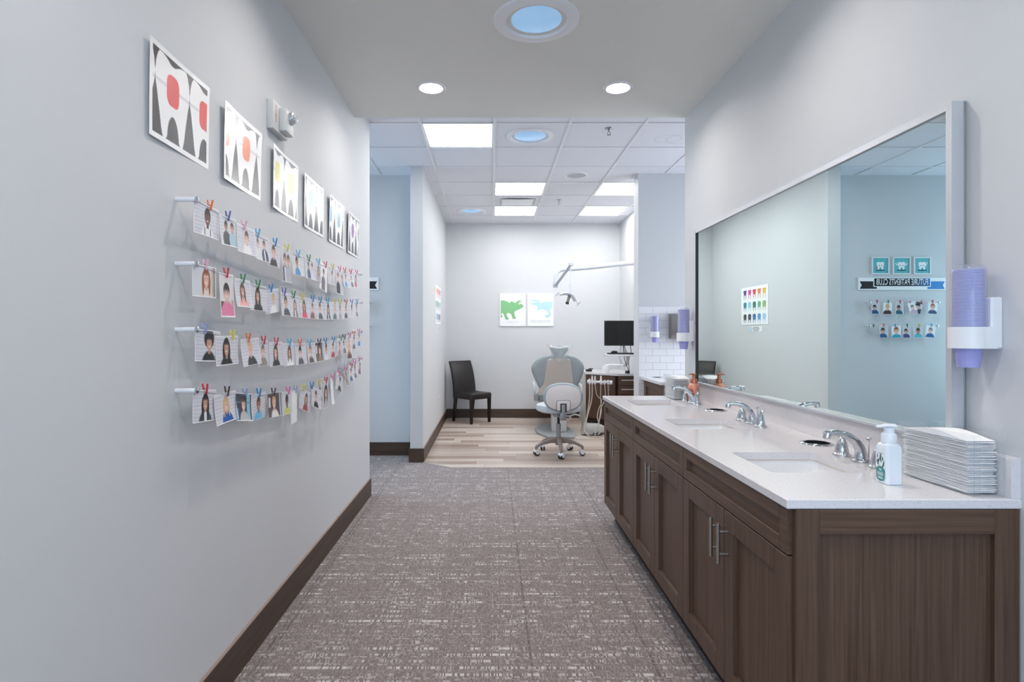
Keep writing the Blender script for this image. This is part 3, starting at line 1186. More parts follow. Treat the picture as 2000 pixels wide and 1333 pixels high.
SINKN = ['nearest undermount white sink basin below its faucet', 'middle undermount white sink basin', 'farthest undermount white sink basin']
for i, sy in enumerate(SINKY):
    t = thing('sink', SINKN[i], 'sink', ((SX0 + SX1) / 2, sy, CT - 0.15), group='undermount sinks')
    bm = BM()
    n = 6
    top = rrect(SX0 - 0.006, SX1 + 0.006, sy - SHY - 0.006, sy + SHY + 0.006, 0.03, n)
    mid = rrect(SX0 + 0.002, SX1 - 0.002, sy - SHY + 0.002, sy + SHY - 0.002, 0.035, n)
    low = rrect(SX0 + 0.03, SX1 - 0.03, sy - SHY + 0.03, sy + SHY - 0.03, 0.05, n)
    prof = [(rrect(SX0 - 0.03, SX1 + 0.03, sy - SHY - 0.03, sy + SHY + 0.03, 0.04, n), CT - 0.001), (top, CT - 0.001), (mid, CT - 0.09), (low, CT - 0.125), (circ((SX0 + SX1) / 2, sy, 0.022, len(top)), CT - 0.13)]
    # start the drain ring at the same corner as the other rings
    rr = [(0.022 * math.cos(2 * PI * k / len(top)) + (SX0 + SX1) / 2, 0.022 * math.sin(2 * PI * k / len(top)) + sy) for k in range(len(top))]
    prof[-1] = (rr, CT - 0.13)
    R_ = [[bm.verts.new((x, y, z)) for x, y in p] for p, z in prof]
    for a, b in zip(R_[:-1], R_[1:]):
        for k in range(len(a)):
            bm.faces.new((a[k], a[(k + 1) % len(a)], b[(k + 1) % len(a)], b[k]))
    obj('basin', bm, M['ceramic'], t, angle=60)
    bm = BM()
    rim_ = [(x, y, CT - 0.0016) for x, y in rrect(SX0 - 0.001, SX1 + 0.001, sy - SHY - 0.001, sy + SHY + 0.001, 0.021)]
    add_tube(bm, rim_ + rim_[:2], 0.0014, 6, cap=False)
    obj('seal', bm, M['beige'], t, label='thin tan sealant line under the counter edge')
    bm = BM()
    add_lathe(bm, [(0, CT - 0.131), (0.016, CT - 0.131), (0.024, CT - 0.128), (0.024, CT - 0.14), (0, CT - 0.14)], ((SX0 + SX1) / 2, sy, 0), 20)
    obj('drain', bm, M['chrome'], t)

for i, (x, y) in enumerate(HOLES):
    t = thing('waste_chute', ['waste hole with chrome rim beside the nearest faucet', 'waste hole with chrome rim between the middle and far faucets'][i], 'waste chute', (x, y, CH), group='waste holes in the counter')
    bm = BM()
    add_lathe(bm, [(0.047, -0.03), (0.047, 0.003), (0.05, 0.005), (0.06, 0.003), (0.0625, 0.0005), (0.0515, 0.0004), (0.0515, -0.03), (0.047, -0.03)], seg=40)
    obj('rim', bm, M['chrome'], t, local=True)
    bm = BM()
    add_lathe(bm, [(0.0468, -0.002), (0.0468, -0.20), (0, -0.20), (0, -0.203), (0.0495, -0.203), (0.0495, -0.031)], seg=32)
    obj('liner', bm, M['black_liner'], t, local=True)


# ------------------------------------------------------------------ faucets
def build_faucet(t):
    bm = BM()
    add_lathe(bm, [(0, 0), (0.030, 0), (0.031, 0.004), (0.028, 0.008), (0.023, 0.011)], seg=28)
    pts = bez([(0, 0, 0.006), (0.0, 0, 0.030), (-0.010, 0, 0.056), (-0.036, 0, 0.083), (-0.070, 0, 0.0965), (-0.100, 0, 0.0985), (-0.126, 0, 0.0955)], 6)
    n = len(pts)
    key = [0.023, 0.0185, 0.0160, 0.0132, 0.0112, 0.0105, 0.0095]
    rad = []
    for i in range(n):
        f_ = i / (n - 1) * (len(key) - 1)
        a = min(int(f_), len(key) - 2)
        rad.append(key[a] + (key[a + 1] - key[a]) * (f_ - a))
    add_tube(bm, pts, rad, 18, flat=1.0, up=(0, 1, 0))
    add_tube(bm, bez([(-0.114, 0, 0.097), (-0.117, 0, 0.087), (-0.118, 0, 0.079)], 3), [0.0125] * 3 + [0.0125] * 3 + [0.0115], 16)
    obj('spout', bm, M['chrome'], t, local=True, angle=60)
    bm = BM()
    add_tube(bm, [(0.027, 0, 0.002), (0.027, 0, 0.075)], 0.0025, 10)
    add_lathe(bm, [(0, 0.070), (0.004, 0.072), (0.009, 0.078), (0.0095, 0.081), (0, 0.084)], (0.027, 0, 0), 16)
    obj('lift_rod', bm, M['chrome'], t, local=True)
    for s in (1, -1):
        bm = BM()
        cy = 0.098 * s
        add_lathe(bm, [(0, 0), (0.030, 0), (0.031, 0.004), (0.026, 0.009), (0.0235, 0.012), (0.022, 0.022), (0.0185, 0.040), (0.013, 0.056), (0.009, 0.064), (0, 0.067)], (-0.006, cy, 0), 28)
        add_tube(bm, bez([(-0.006, cy, 0.050), (-0.007, cy + 0.006 * s, 0.066), (-0.010, cy + 0.022 * s, 0.077), (-0.016, cy + 0.045 * s, 0.080), (-0.022, cy + 0.062 * s, 0.076)], 4),
                 [0.0115, 0.0115, 0.011, 0.0105, 0.0098, 0.009, 0.0082, 0.0075, 0.007, 0.0066, 0.0064, 0.0064, 0.0066, 0.0068, 0.007, 0.0068, 0.004], 12, flat=0.75)
        obj('handle', bm, M['chrome'], t, local=True, angle=60)


FL = ['chrome faucet at the nearest sink, left of the white soap bottle', 'chrome faucet at the middle sink', 'chrome faucet at the farthest sink, before the coral soap bottle']
f0 = None
for i, sy in enumerate(SINKY):
    loc = (1.272, sy, CH)
    if f0 is None:
        f0 = thing('faucet', FL[i], 'faucet', loc, group='chrome widespread faucets')
        build_faucet(f0)
    else:
        c = copy_tree(f0)
        c.location = loc
        c['label'] = FL[i]

# ------------------------------------------------------------------ mirror
MX = 1.372
MY0, MY1, MZ0, MZ1 = 1.700, 3.832, 0.988, 2.008
t = thing('mirror', 'wide wall mirror in a thin aluminium frame above the sinks', 'mirror', (XR, MY0, MZ0))
bm = BM()
add_box(bm, (MX, MY0 + 0.006, MZ0 + 0.002), (XR - 0.002, MY1 - 0.004, MZ1 - 0.006))
obj('glass', bm, M['mirror'], t, smooth=False)
fw, fx = 0.022, MX - 0.009
for nm, poly in (('frame_top', [(MY0, MZ1), (MY1, MZ1), (MY1 - 0.008, MZ1 - fw), (MY0 + fw, MZ1 - fw)]),
                 ('frame_near', [(MY0, MZ0), (MY0, MZ1), (MY0 + fw, MZ1 - fw), (MY0 + fw, MZ0 + 0.008)]),
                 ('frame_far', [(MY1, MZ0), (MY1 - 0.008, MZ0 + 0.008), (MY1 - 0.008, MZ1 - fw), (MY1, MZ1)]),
                 ('frame_bottom', [(MY0, MZ0), (MY0 + fw, MZ0 + 0.008), (MY1 - 0.008, MZ0 + 0.008), (MY1, MZ0)])):
    bm = BM()
    add_prism(bm, poly, lambda u, v, w: (w, u, v), fx, XR - 0.012 if nm == 'frame_near' else XR - 0.001)
    obj(nm, bm, M['dark_reflection'] if nm == 'frame_far' else M['alu'], t, smooth=False)


# ------------------------------------------------------------------ cup dispensers
def build_dispenser(t):
    """Wall side is +x of the local origin, which sits on the wall at the ring's lower edge height."""
    bm = BM()
    # L-shaped wall box and the ring that holds the cups
    add_box(bm, (-0.033, -0.042, 0.0), (-0.0005, 0.042, 0.142), 0.004)
    obj('wall_box', bm, M['white_plastic'], t, local=True, smooth=False)
    bm = BM()
    add_lathe(bm, [(0.0425, 0.0), (0.047, 0.0), (0.047, 0.060), (0.0425, 0.060), (0.0425, 0.0)], (-0.062, 0, 0), 40)
    add_box(bm, (-0.050, -0.046, 0.0), (-0.02, -0.0405, 0.060))
    add_box(bm, (-0.050, 0.0405, 0.0), (-0.02, 0.046, 0.060))
    obj('ring_holder', bm, M['white_plastic'], t, local=True, angle=50)
    bm = BM()
    add_lathe(bm, [(0.0418, 0.055), (0.0410, 0.215), (0.038, 0.228), (0.030, 0.235), (0, 0.237)], (-0.062, 0, 0), 40)
    obj('clear_cover', bm, M['cover'], t, local=True)


def cup_mesh():
    bm = BM()
    add_lathe(bm, [(0.0352, 0.0718), (0.0372, 0.0722), (0.0374, 0.0738), (0.0354, 0.0742)], seg=24, mi=1)
    add_lathe(bm, [(0, 0.002), (0.0235, 0.002), (0.0245, 0.0), (0.0262, 0.0), (0.0345, 0.071), (0.0362, 0.0715), (0.0366, 0.0735), (0.0355, 0.0745), (0.0338, 0.0735), (0.0255, 0.004)], seg=24)
    return bm


CUPSRC = None
DISP = [('nearest cup dispenser, on the right wall past the mirror edge', 'lavender paper cup stacked in the nearest cup dispenser', 'lowest lavender cup hanging below the nearest dispenser', (XR, 1.622, 1.277), 0.0),
        ('cup dispenser on the wall strip at the far mirror edge', 'lavender paper cup stacked in the dispenser at the far mirror edge', 'lowest lavender cup below the dispenser at the far mirror edge', (XR, 4.02, 1.262), 0.0),
        ('small cup dispenser on the white tile wall', 'lavender paper cup stacked in the dispenser on the white tile', 'lowest lavender cup below the dispenser on the tile', (1.728, YP0 - 0.0095, 1.275), PI / 2)]
dp = None
for lab, cl, cl0, loc, rz in DISP:
    if dp is None:
        dp = thing('cup_dispenser', lab, 'dispenser', loc, rz, group='wall cup dispensers')
        build_dispenser(dp)
    else:
        c = copy_tree(dp)
        c.location = loc
        c.rotation_euler = (0, 0, rz)
        c['label'] = lab
    dx, dy = -0.062 * math.cos(rz), -0.062 * math.sin(rz)
    for k in range(50):
        if CUPSRC is None:
            CUPSRC = obj('paper_cup', cup_mesh(), [M['cup'], mat('cup_rim_highlight', (206, 205, 240), 0.4, var=0)])  # rim highlight put into a paler rim colour
            o = CUPSRC
        else:
            o = CUPSRC.copy()
            COL.objects.link(o)
        o.location = (loc[0] + dx, loc[1] + dy, loc[2] - 0.0535 + 0.0041 * k)
        tag(o, cl0 if k == 0 else cl, 'cup', cl0.replace('lowest ', 'bottom ') if k == 0 else cl.replace('cup stacked', 'cups stacked'))


# ------------------------------------------------------------------ paper towels in acrylic holders
def towel_stack(loc, rz, sx, sy, n, th, lab, tlab, grp, hh):
    c_, s_ = math.cos(rz), math.sin(rz)
    R = Matrix.Rotation(rz, 4, 'Z')
    t = thing('towel_holder', lab, 'holder', loc, rz, group='clear acrylic towel holders')
    w = 0.003
    bx, by = sx / 2 + 0.006, sy / 2 + 0.010
    # floor and four clear walls, each a pane of its own; the near one has a finger slot
    byn = by + 0.016
    for lo, hi in (((-bx, -byn, 0), (bx, by, w)), ((-bx, -byn, w), (-bx + w, by, hh)), ((bx - w, -byn, w), (bx, by, hh)), ((-bx + w, by - w, w), (bx - w, by, hh)),
                   ((-bx + w, -byn, w), (-bx + 0.020, -byn + w, hh)), ((bx - 0.020, -byn, w), (bx - w, -byn + w, hh))):
        bm = BM()
        add_box(bm, lo, hi)
        obj('acrylic_wall', bm, M['acrylic'], t, smooth=False, local=True)
    src = []
    for k in range(n):
        z = w + 0.0006 + th * k
        if k < 5:
            bm = BM()
            NX, NY = 3, 8
            e = 0.0
            top, bot = [], []
            ph = k * 1.7
            for a in range(NX + 1):
                ra, rb_ = [], []
                for b in range(NY + 1):
                    x = (a / NX - 0.5) * sx
                    y_ = (b / NY - 0.5) * sy
                    dz = 0.0
                    edge = 0.33 * th if b in (0, NY) or a in (0, NX) else 0.06 * th
                    yy = y_ + (0.0016 * math.sin(ph + a) if b in (0, NY) else 0)
                    xx = x + (0.0012 * math.sin(ph * 2 + b) if a in (0, NX) else 0)
                    ra.append(bm.verts.new((xx, yy, th - edge + dz)))
                    rb_.append(bm.verts.new((xx, yy, edge + dz)))
                top.append(ra)
                bot.append(rb_)
            for a in range(NX):
                for b in range(NY):
                    bm.faces.new((top[a][b], top[a + 1][b], top[a + 1][b + 1], top[a][b + 1]))
                    bm.faces.new((bot[a][b], bot[a][b + 1], bot[a + 1][b + 1], bot[a + 1][b]))
            for a in range(NX):
                bm.faces.new((top[a][0], bot[a][0], bot[a + 1][0], top[a + 1][0]))
                bm.faces.new((top[a][NY], top[a + 1][NY], bot[a + 1][NY], bot[a][NY]))
            for b in range(NY):
                bm.faces.new((top[0][b], top[0][b + 1], bot[0][b + 1], bot[0][b]))
                bm.faces.new((top[NX][b], bot[NX][b], bot[NX][b + 1], top[NX][b + 1]))
            o = obj('folded_towel', bm, M['towel'], smooth=True, angle=50)
            src.append(o)
        else:
            o = src[k % 5].copy()
            COL.objects.link(o)
        jx, jy = random.uniform(-0.0022, 0.0022), random.uniform(-0.005, 0.005)
        o.location = Vector(loc) + R @ Vector((jx, jy, z))
        o.rotation_euler = (0, 0, rz + random.uniform(-0.006, 0.006))
        tag(o, tlab if k < n - 1 else tlab.replace('white folded paper towel', 'top white folded paper towel'), 'paper towel', grp)
    # the top towel bulges
    o = o
    me = o.data.copy()
    o.data = me
    for v in me.vertices:
        b = v.co.y / sy + 0.5
        v.co.z += (0.020 * max(0, math.sin(PI * min(1, b * 1.15 - 0.02))) ** 1.3 * (0.6 + 0.4 * b)) if v.co.z > th * 0.4 else 0.0
    return t


towel_stack((1.333, 1.682, CH + 0.0005), 0.05, 0.080, 0.228, 38, 0.0038, 'clear acrylic towel holder at the near counter end', 'white folded paper towel stacked in the near acrylic holder', 'towels in the near acrylic holder', 0.166)
towel_stack((1.262, 3.900, CH + 0.0005), 0.0, 0.105, 0.20, 20, 0.0068, 'clear acrylic towel holder at the far counter end', 'white folded paper towel stacked in the far acrylic holder', 'towels in the far acrylic holder', 0.158)

# ------------------------------------------------------------------ soap bottles
bx, by = 1.171, 1.690
t = thing('soap_bottle', 'clear white pump soap bottle with teal leaf label beside the near faucet', 'soap bottle', (bx, by, CH + 0.0003))
bm = BM()
hx, hy, chm = 0.0245, 0.027, 0.007
octo = lambda s: [(bx + x * s, by + y * s) for x, y in ((-hx + chm, -hy), (hx - chm, -hy), (hx, -hy + chm), (hx, hy - chm), (hx - chm, hy), (-hx + chm, hy), (-hx, hy - chm), (-hx, -hy + chm))]
lv = [(0.90, 0.0), (1.0, 0.003), (1.0, 0.104), (0.93, 0.113), (0.62, 0.120)]
R_ = [[bm.verts.new((x, y, CH + 0.0003 + z)) for x, y in octo(s)] for s, z in lv]
for a, b in zip(R_[:-1], R_[1:]):
    for k in range(8):
        bm.faces.new((a[k], a[(k + 1) % 8], b[(k + 1) % 8], b[k]))
bm.faces.new(R_[0][::-1])
bm.faces.new(R_[-1])
obj('body', bm, M['bottle'], t, angle=30)
bm = BM()
z0 = CH + 0.0003
add_lathe(bm, [(0.0, 0.119), (0.0195, 0.119), (0.0205, 0.122), (0.0205, 0.142), (0.018, 0.147), (0.0135, 0.148), (0.0130, 0.164), (0.0, 0.164)], (bx, by, z0), 28)
add_tube(bm, [(bx + 0.016, by, z0 + 0.168), (bx - 0.012, by, z0 + 0.1695), (bx - 0.038, by, z0 + 0.166)], [0.0125, 0.0105, 0.006], 14, flat=0.5, up=(0, 0, 1))
obj('pump', bm, mat('frosted_pump', (226, 231, 238), 0.3, var=0.01), t)
bm = BM()
LX = bx - hx - 0.0006
lf = lambda u, v, d=0.0: (LX - d, by + u, z0 + v)
lab_poly = [lf(a, b) for a, b in ((-0.0195, 0.094), (-0.0195, 0.018), (-0.015, 0.010), (-0.006, 0.006), (0.006, 0.006), (0.015, 0.010), (0.0195, 0.018), (0.0195, 0.094))]
ngon(bm, lab_poly, 0)
ngon(bm, [lf(a, b, 0.0004) for a, b in ((-0.019, 0.042), (-0.019, 0.019), (-0.015, 0.011), (-0.006, 0.0068), (0.006, 0.0068), (0.015, 0.011), (0.019, 0.019), (0.019, 0.042), (0.010, 0.049), (0.0, 0.051), (-0.010, 0.049))], 1)
for (u, v, a, l) in ((-0.010, 0.050, 1.9, 0.020), (-0.004, 0.060, 1.3, 0.022), (0.006, 0.050, 1.0, 0.020), (0.011, 0.058, 2.0, 0.018), (0.001, 0.070, 1.7, 0.020), (-0.012, 0.066, 1.2, 0.016), (0.012, 0.072, 1.4, 0.014), (-0.004, 0.046, 2.4, 0.017), (0.004, 0.062, 0.6, 0.014)):
    ca, sa = math.cos(a), math.sin(a)
    P = [(0, 0), (0.35, 0.14), (0.7, 0.12), (1, 0), (0.7, -0.12), (0.35, -0.14)]
    ngon(bm, [lf(u + l * (p * ca - q * sa), v + l * (p * sa + q * ca), 0.0006) for p, q in P], 2)
for v, w in ((0.041, 0.012), (0.0375, 0.010), (0.031, 0.024), (0.0275, 0.026), (0.024, 0.022), (0.018, 0.02), (0.0148, 0.022)):
    ngon(bm, [lf(-w / 2, v, 0.0008), lf(w / 2, v, 0.0008), lf(w / 2, v + 0.0014, 0.0008), lf(-w / 2, v + 0.0014, 0.0008)], 0)
ngon(bm, [lf(-0.011, 0.087, 0.0008), lf(0.011, 0.087, 0.0008), lf(0.011, 0.089, 0.0008), lf(-0.011, 0.089, 0.0008)], 3)
obj('leaf_label', bm, [mat('label_white', (230, 238, 240), 0.4, var=0.0), mat('label_teal', (70, 142, 142), 0.4, var=0.15, scale=120), mat('label_leaf', (58, 112, 104), 0.4, var=0.2, scale=150), mat('label_grey', (150, 160, 170), 0.4, var=0)], t, smooth=False, recalc=False, label='white label printed with teal leaves')

bx, by = 1.292, 3.66
t = thing('soap_bottle', 'coral pink soap bottle with copper pump at the far sink', 'soap bottle', (bx, by, z0))
bm = BM()
add_lathe(bm, [(0, 0), (0.031, 0), (0.034, 0.004), (0.034, 0.100), (0.031, 0.112), (0.022, 0.122), (0.017, 0.124), (0, 0.124)], (bx, by, z0), 28)
obj('body', bm, M['coral'], t)
bm = BM()
add_lathe(bm, [(0, 0.122), (0.021, 0.122), (0.0215, 0.126), (0.0215, 0.146), (0.018, 0.151), (0.011, 0.152), (0.0105, 0.172), (0.014, 0.176), (0.014, 0.183), (0, 0.185)], (bx, by, z0), 24)
add_tube(bm, [(bx, by, z0 + 0.180), (bx - 0.022, by - 0.004, z0 + 0.181), (bx - 0.034, by - 0.006, z0 + 0.177)], [0.008, 0.0065, 0.005], 12, flat=0.7)
obj('pump', bm, M['copper'], t, label='copper coloured pump head')
bm = BM()
R = 0.0346
for i in range(-5, 5):
    a0, a1 = PI + 0.62 + i * 0.1, PI + 0.62 + (i + 1) * 0.1
    ngon(bm, [(bx + R * math.cos(a0), by + R * math.sin(a0), z0 + 0.03), (bx + R * math.cos(a1), by + R * math.sin(a1), z0 + 0.03), (bx + R * math.cos(a1), by + R * math.sin(a1), z0 + 0.085), (bx + R * math.cos(a0), by + R * math.sin(a0), z0 + 0.085)])
obj('label', bm, mat('coral_label', (214, 92, 84), 0.4, var=0.5, scale=90), t, label='red flowered label')

# small scrap on the carpet
bm = BM()
add_prism(bm, [(0.428, 2.150), (0.444, 2.146), (0.449, 2.158), (0.440, 2.166), (0.431, 2.163)], lambda u, v, w: (u, v, w + 0.12 * (u - 0.428)), 0.0006, 0.0016)
tag(obj('paper_scrap', bm, mat('pale_blue_scrap', (132, 190, 214), 0.6), smooth=False), 'tiny pale blue paper scrap on the carpet near the cabinets', 'scrap')

# ------------------------------------------------------------------ tooth posters on the left wall
def poster_img(off, color, w=0.362, h=0.284, cols=150, rows=118):
    """Two-tone print: white teeth on black with a coloured bracket on each tooth; OFF is where a gap between teeth falls."""
    ss = 2
    u = (np.arange(cols * ss) + 0.5) / (cols * ss) * w
    v = (1 - (np.arange(rows * ss) + 0.5) / (rows * ss)) * h
    U, V = np.meshgrid(u, v)
    b = 0.017
    inner = (U > b) & (U < w - b) & (V > b) & (V < h - b)
    H = (V - b) / (h - 2 * b)
    T = (((U - off) / 0.2) % 1.0) * 2 - 1
    A = np.abs(T)
    hw = np.interp(H, [0, .04, .12, .3, .5, .62, .72, .85, .94, 1.0], [.58, .62, .68, .77, .89, .98, 1.0, .95, .87, .76])
    topz = 0.995 - 0.075 * np.exp(-(T / 0.34) ** 2)
    arch = 0.34 * np.sqrt(np.clip(1 - (H / 0.31) ** 2.0, 0, 1))
    rootlow = 0.06 * np.clip((np.abs(A - 0.5) / 0.17), 0, 1) ** 3
    tooth = (A < hw) & (H < topz) & ~((A < arch) & (H < 0.31)) & (H > rootlow - 0.005)
    img = np.full(U.shape + (3,), 247.0)
    dark = np.array([44.0, 40, 39])
    img[inner & ~tooth] = dark
    wire = inner & tooth & (np.abs(H - 0.64) < 0.018)
    img[wire] = (222, 220, 226)
    sq = inner & tooth & ((A / 0.36) ** 3.4 + (np.abs(H - 0.62) / 0.19) ** 3.4 < 1)
    img[sq] = color
    return img.reshape(rows, ss, cols, ss, 3).mean(axis=(1, 3))


PO = [(1.640, 0.030, (226, 58, 62), 'red', 1.890), (2.089, 0.1125, (240, 130, 84), 'orange', 1.885), (2.555, 0.167, (226, 212, 84), 'yellow', 1.882),
      (3.000, 0.230, (150, 205, 190), 'pale green', 1.878), (3.456, 0.139, (150, 195, 225), 'pale blue', 1.876), (3.905, 0.060, (156, 112, 170), 'purple', 1.872)]
for i, (y0, off, colr, cn, z0_) in enumerate(PO):
    c1, c2 = 0.007 + 0.002 * (i % 3), 0.003 + 0.002 * ((i * 2) % 3)

    def fn(u, v, y0=y0, z0_=z0_, c1=c1, c2=c2, i=i):
        uu, vv = u / 0.362, v / 0.284
        dx = 0.0022 + c1 * (1 - uu) ** 3 + c2 * vv * vv + 0.0018 * math.sin(5 * uu + i) * (1 - vv) + 0.004 * (i in (1, 2)) * max(0, 0.4 - uu)
        return (XL + dx, y0 + u, z0_ + v), (1, 0, 0)
    q = 150 if i < 2 else (110 if i < 4 else 80)
    o = sheet('tooth_poster', fn, 0.362, 0.284, poster_img(off, colr, cols=q, rows=int(q * 0.785)), M['poster'])
    tag(o, ['white tooth poster with red brackets, nearest on the left wall', 'tooth poster with orange brackets, second along the left wall', 'tooth poster with yellow brackets, third along the left wall',
            'tooth poster with faint green brackets, fourth along the left wall', 'tooth poster with faint blue brackets, fifth along the left wall', 'tooth poster with purple brackets, last before the hallway'][i], 'poster', 'tooth posters along the left wall')

# fire strobe
t = thing('fire_strobe', 'white wall fire alarm strobe lettered FIRE above the posters', 'fire alarm', (XL, 2.52, 2.222))
bm = BM()
add_box(bm, (XL, 2.520, 2.222), (XL + 0.030, 2.700, 2.352), 0.004, 2)
obj('base_plate', bm, M['offwhite'], t)
bm = BM()
add_box(bm, (XL + 0.0295, 2.588, 2.234), (XL + 0.062, 2.690, 2.338), 0.006, 2)
obj('housing', bm, M['offwhite'], t)
bm = BM()
add_lathe(bm, [(0, 0.0), (0.031, 0.0), (0.030, 0.014), (0.021, 0.028), (0, 0.033)], (XL + 0.0615, 2.646, 2.306), 24, axis='x')
obj('strobe_lens', bm, M['acrylic'], t)
bm = BM()
add_lathe(bm, [(0.0, 0.003), (0.012, 0.004), (0.025, 0.014), (0.028, 0.014), (0.028, 0.0005), (0, 0.0005)], (XL + 0.0617, 2.646, 2.306), 20, axis='x')
obj('reflector', bm, M['chrome'], t)
bm = BM()
for k, ch in enumerate('FIRE'):
    add_text(bm, ch, 0.024, lambda u, v, k=k: (XL + 0.0306, 2.553 + u, 2.325 - 0.0195 * k + v), xs=1.0, bold=0.0004)
obj('lettering', bm, M['red'], t, smooth=False, recalc=False)['kind'] = 'stuff'

# ------------------------------------------------------------------ photo wires
SKIN = {'d': (112, 70, 54), 'b': (168, 118, 92), 'm': (206, 160, 136), 'l': (230, 188, 170)}
HAIR = {'k': (38, 32, 31), 'n': (92, 66, 52), 'o': (150, 92, 58), 'y': (206, 176, 130), 'g': (120, 110, 104), '-': None}


def soft(d, e=0.03):
    return np.clip(0.5 - d / e, 0, 1)[..., None]


def over(img, mask, c):
    return img * (1 - mask) + np.array(c, float) * mask


def photo_img(a, spec, res=40):
    """Paint a portrait on white planks. A = width / height; SPEC = (background, [people]);
    one person = (cx, scale, skin, hair, style, shirt)."""
    rows = res
    cols = max(8, int(res * a))
    u = (np.arange(cols) + 0.5) / cols * a
    v = 1 - (np.arange(rows) + 0.5) / rows
    U, V = np.meshgrid(u, v)
    bgk, ppl = spec
    img = np.empty((rows, cols, 3))
    if bgk == 'w':
        img[:] = (214, 215, 223)
        for k in range(9):
            yk = 0.06 + k * 0.115
            w = 0.016 + 0.006 * math.sin(k * 2.1)
            img = over(img, soft(np.abs(V - yk - 0.006 * np.sin(U * 9 + k)) - w * 0.5, 0.022) * 0.55, (150, 150, 160))
            xk = (0.3 + 0.37 * k) % max(a, 0.3)
            img = over(img, soft(np.maximum(np.abs(U - xk) - 0.006, np.abs(V - yk - 0.057) - 0.05), 0.02) * 0.35, (150, 150, 160))
    elif bgk == 'p':
        img[:] = (214, 218, 224)
        img = over(img, soft(0.78 * a - U), (196, 186, 172))
        img = over(img, soft(np.abs(U - 0.90 * a) - 0.03), (92, 90, 92))
    elif bgk == 'r':
        img[:] = (226, 222, 222)
        img = over(img, soft(np.maximum(U - 0.3 * a, V - 0.36)), (92, 66, 64))
        img = over(img, soft(np.maximum(0.82 * a - U, V - 0.40)), (206, 170, 160))
    elif bgk == 'b':
        img[:] = (58, 66, 84)
        img = over(img, soft(np.abs(U - 0.82 * a) - 0.12), (140, 190, 210))
        img = over(img, soft(np.maximum(U - 0.22 * a, V - 0.45)), (92, 150, 190))
        img = over(img, soft(np.abs(V - 0.66) - 0.02), (120, 130, 150))
    elif bgk == 'd':
        img[:] = (92, 74, 74)
        img = over(img, soft(np.abs(U - 0.9 * a) - 0.06), (170, 200, 215))
        img = over(img, soft(np.maximum(np.abs(U - 0.16 * a) - 0.12, np.abs(V - 0.62) - 0.2)), (206, 210, 220))
    elif bgk == 's':
        img[:] = (243, 243, 246)
    for (cx, s, sk, hr, st, sh) in ppl:
        cx = cx * a
        s = s * 1.22
        hy = 0.36 + 0.23 * min(1.05, s) if s > 0.85 else 0.66
        ry, rx = 0.185 * s, 0.14 * s
        E = lambda x, y, ax, ay: np.sqrt(((U - x) / ax) ** 2 + ((V - y) / ay) ** 2) - 1
        h = HAIR[hr]
        if h and 'L' in st:   # long hair behind
            img = over(img, soft(E(cx, hy - 0.10 * s, rx * 1.45, ry * 1.75), 0.15), h)
        if h and 'A' in st:   # curly
            img = over(img, soft(E(cx, hy + 0.09 * s, rx * 1.75, ry * 1.25), 0.2), h)
        # body
        by_ = hy - ry * 1.15
        img = over(img, soft(np.maximum(E(cx, by_ - 0.36 * s, 0.35 * s, 0.36 * s) * 0.3, 0 * U - 1), 0.05), sh)
        img = over(img, soft(np.maximum(np.abs(U - cx) - 0.345 * s, V - (by_ - 0.34 * s)), 0.03), sh)
        # neck, face
        img = over(img, soft(np.maximum(np.abs(U - cx) - 0.055 * s, np.maximum(V - hy, by_ - 0.07 * s - V)), 0.03), tuple(x * 0.9 for x in SKIN[sk]))
        if h:
            img = over(img, soft(E(cx, hy + 0.035 * s, rx * 1.12, ry * 1.12), 0.15), h)
        img = over(img, soft(E(cx, hy - 0.025 * s, rx * 0.92, ry * 0.98), 0.15), SKIN[sk])
        if h and 'L' in st:
            for sg in (-1, 1):
                img = over(img, soft(E(cx + sg * rx * 1.08, hy - 0.14 * s, rx * 0.34, ry * 1.35), 0.3), h)
        if 'C' in st:   # cap
            img = over(img, soft(np.maximum(E(cx, hy + 0.05 * s, rx * 1.15, ry * 0.95), hy + 0.05 * s - V), 0.1), h)
        elif h:
            img = over(img, soft(np.maximum(E(cx, hy + 0.01 * s, rx * 1.05, ry * 1.08), hy + 0.075 * s - V), 0.1), h)
        eye = (58, 44, 40)
        for sg in (-1, 1):
            img = over(img, soft(E(cx + sg * rx * 0.38, hy - 0.01 * s, 0.021 * s, 0.014 * s), 0.6) * 0.85, eye)
        img = over(img, soft(E(cx, hy - 0.095 * s, 0.05 * s, 0.018 * s), 0.5) * 0.9, (244, 232, 228))
        img = over(img, soft(E(cx, hy - 0.072 * s, 0.045 * s, 0.010 * s), 0.6) * 0.6, (176, 92, 88))
        img = over(img, soft(E(cx, hy - 0.05 * s, 0.018 * s, 0.012 * s), 0.6) * 0.3, tuple(x * 0.75 for x in SKIN[sk]))
        if 'S' in st:   # suspenders
            for sg in (-1, 1):
                img = over(img, soft(np.maximum(np.abs(U - cx - sg * 0.15 * s) - 0.022, V - by_ + 0.08), 0.02), (44, 66, 78))
        if 'T' in st:   # open jacket over pale top
            img = over(img, soft(np.maximum(np.abs(U - cx) - 0.07 * s, V - by_ + 0.05), 0.03), (232, 232, 236))
    e = 0.035
    edge = (U < e) | (U > a - e) | (V < e) | (V > 1 - e)
    img[edge] = (246, 246, 248)
    return img


def peg_mesh():
    bm = BM()
    for s in (-1, 1):
        R_ = Matrix.Rotation(s * 0.16, 3, 'Y')
        add_box(bm, (s * 0.0030 - 0.0017, -0.0036, -0.017), (s * 0.0030 + 0.0017, 0.0036, 0.019), 0.0006, 1, 0, R_, (s * 0.0014, 0, -0.014))
    add_lathe(bm, [(0, -0.0042), (0.0022, -0.0042), (0.0022, 0.0042), (0, 0.0042)], (0, 0, 0.001), 8, mi=1, axis='y')
    return bm


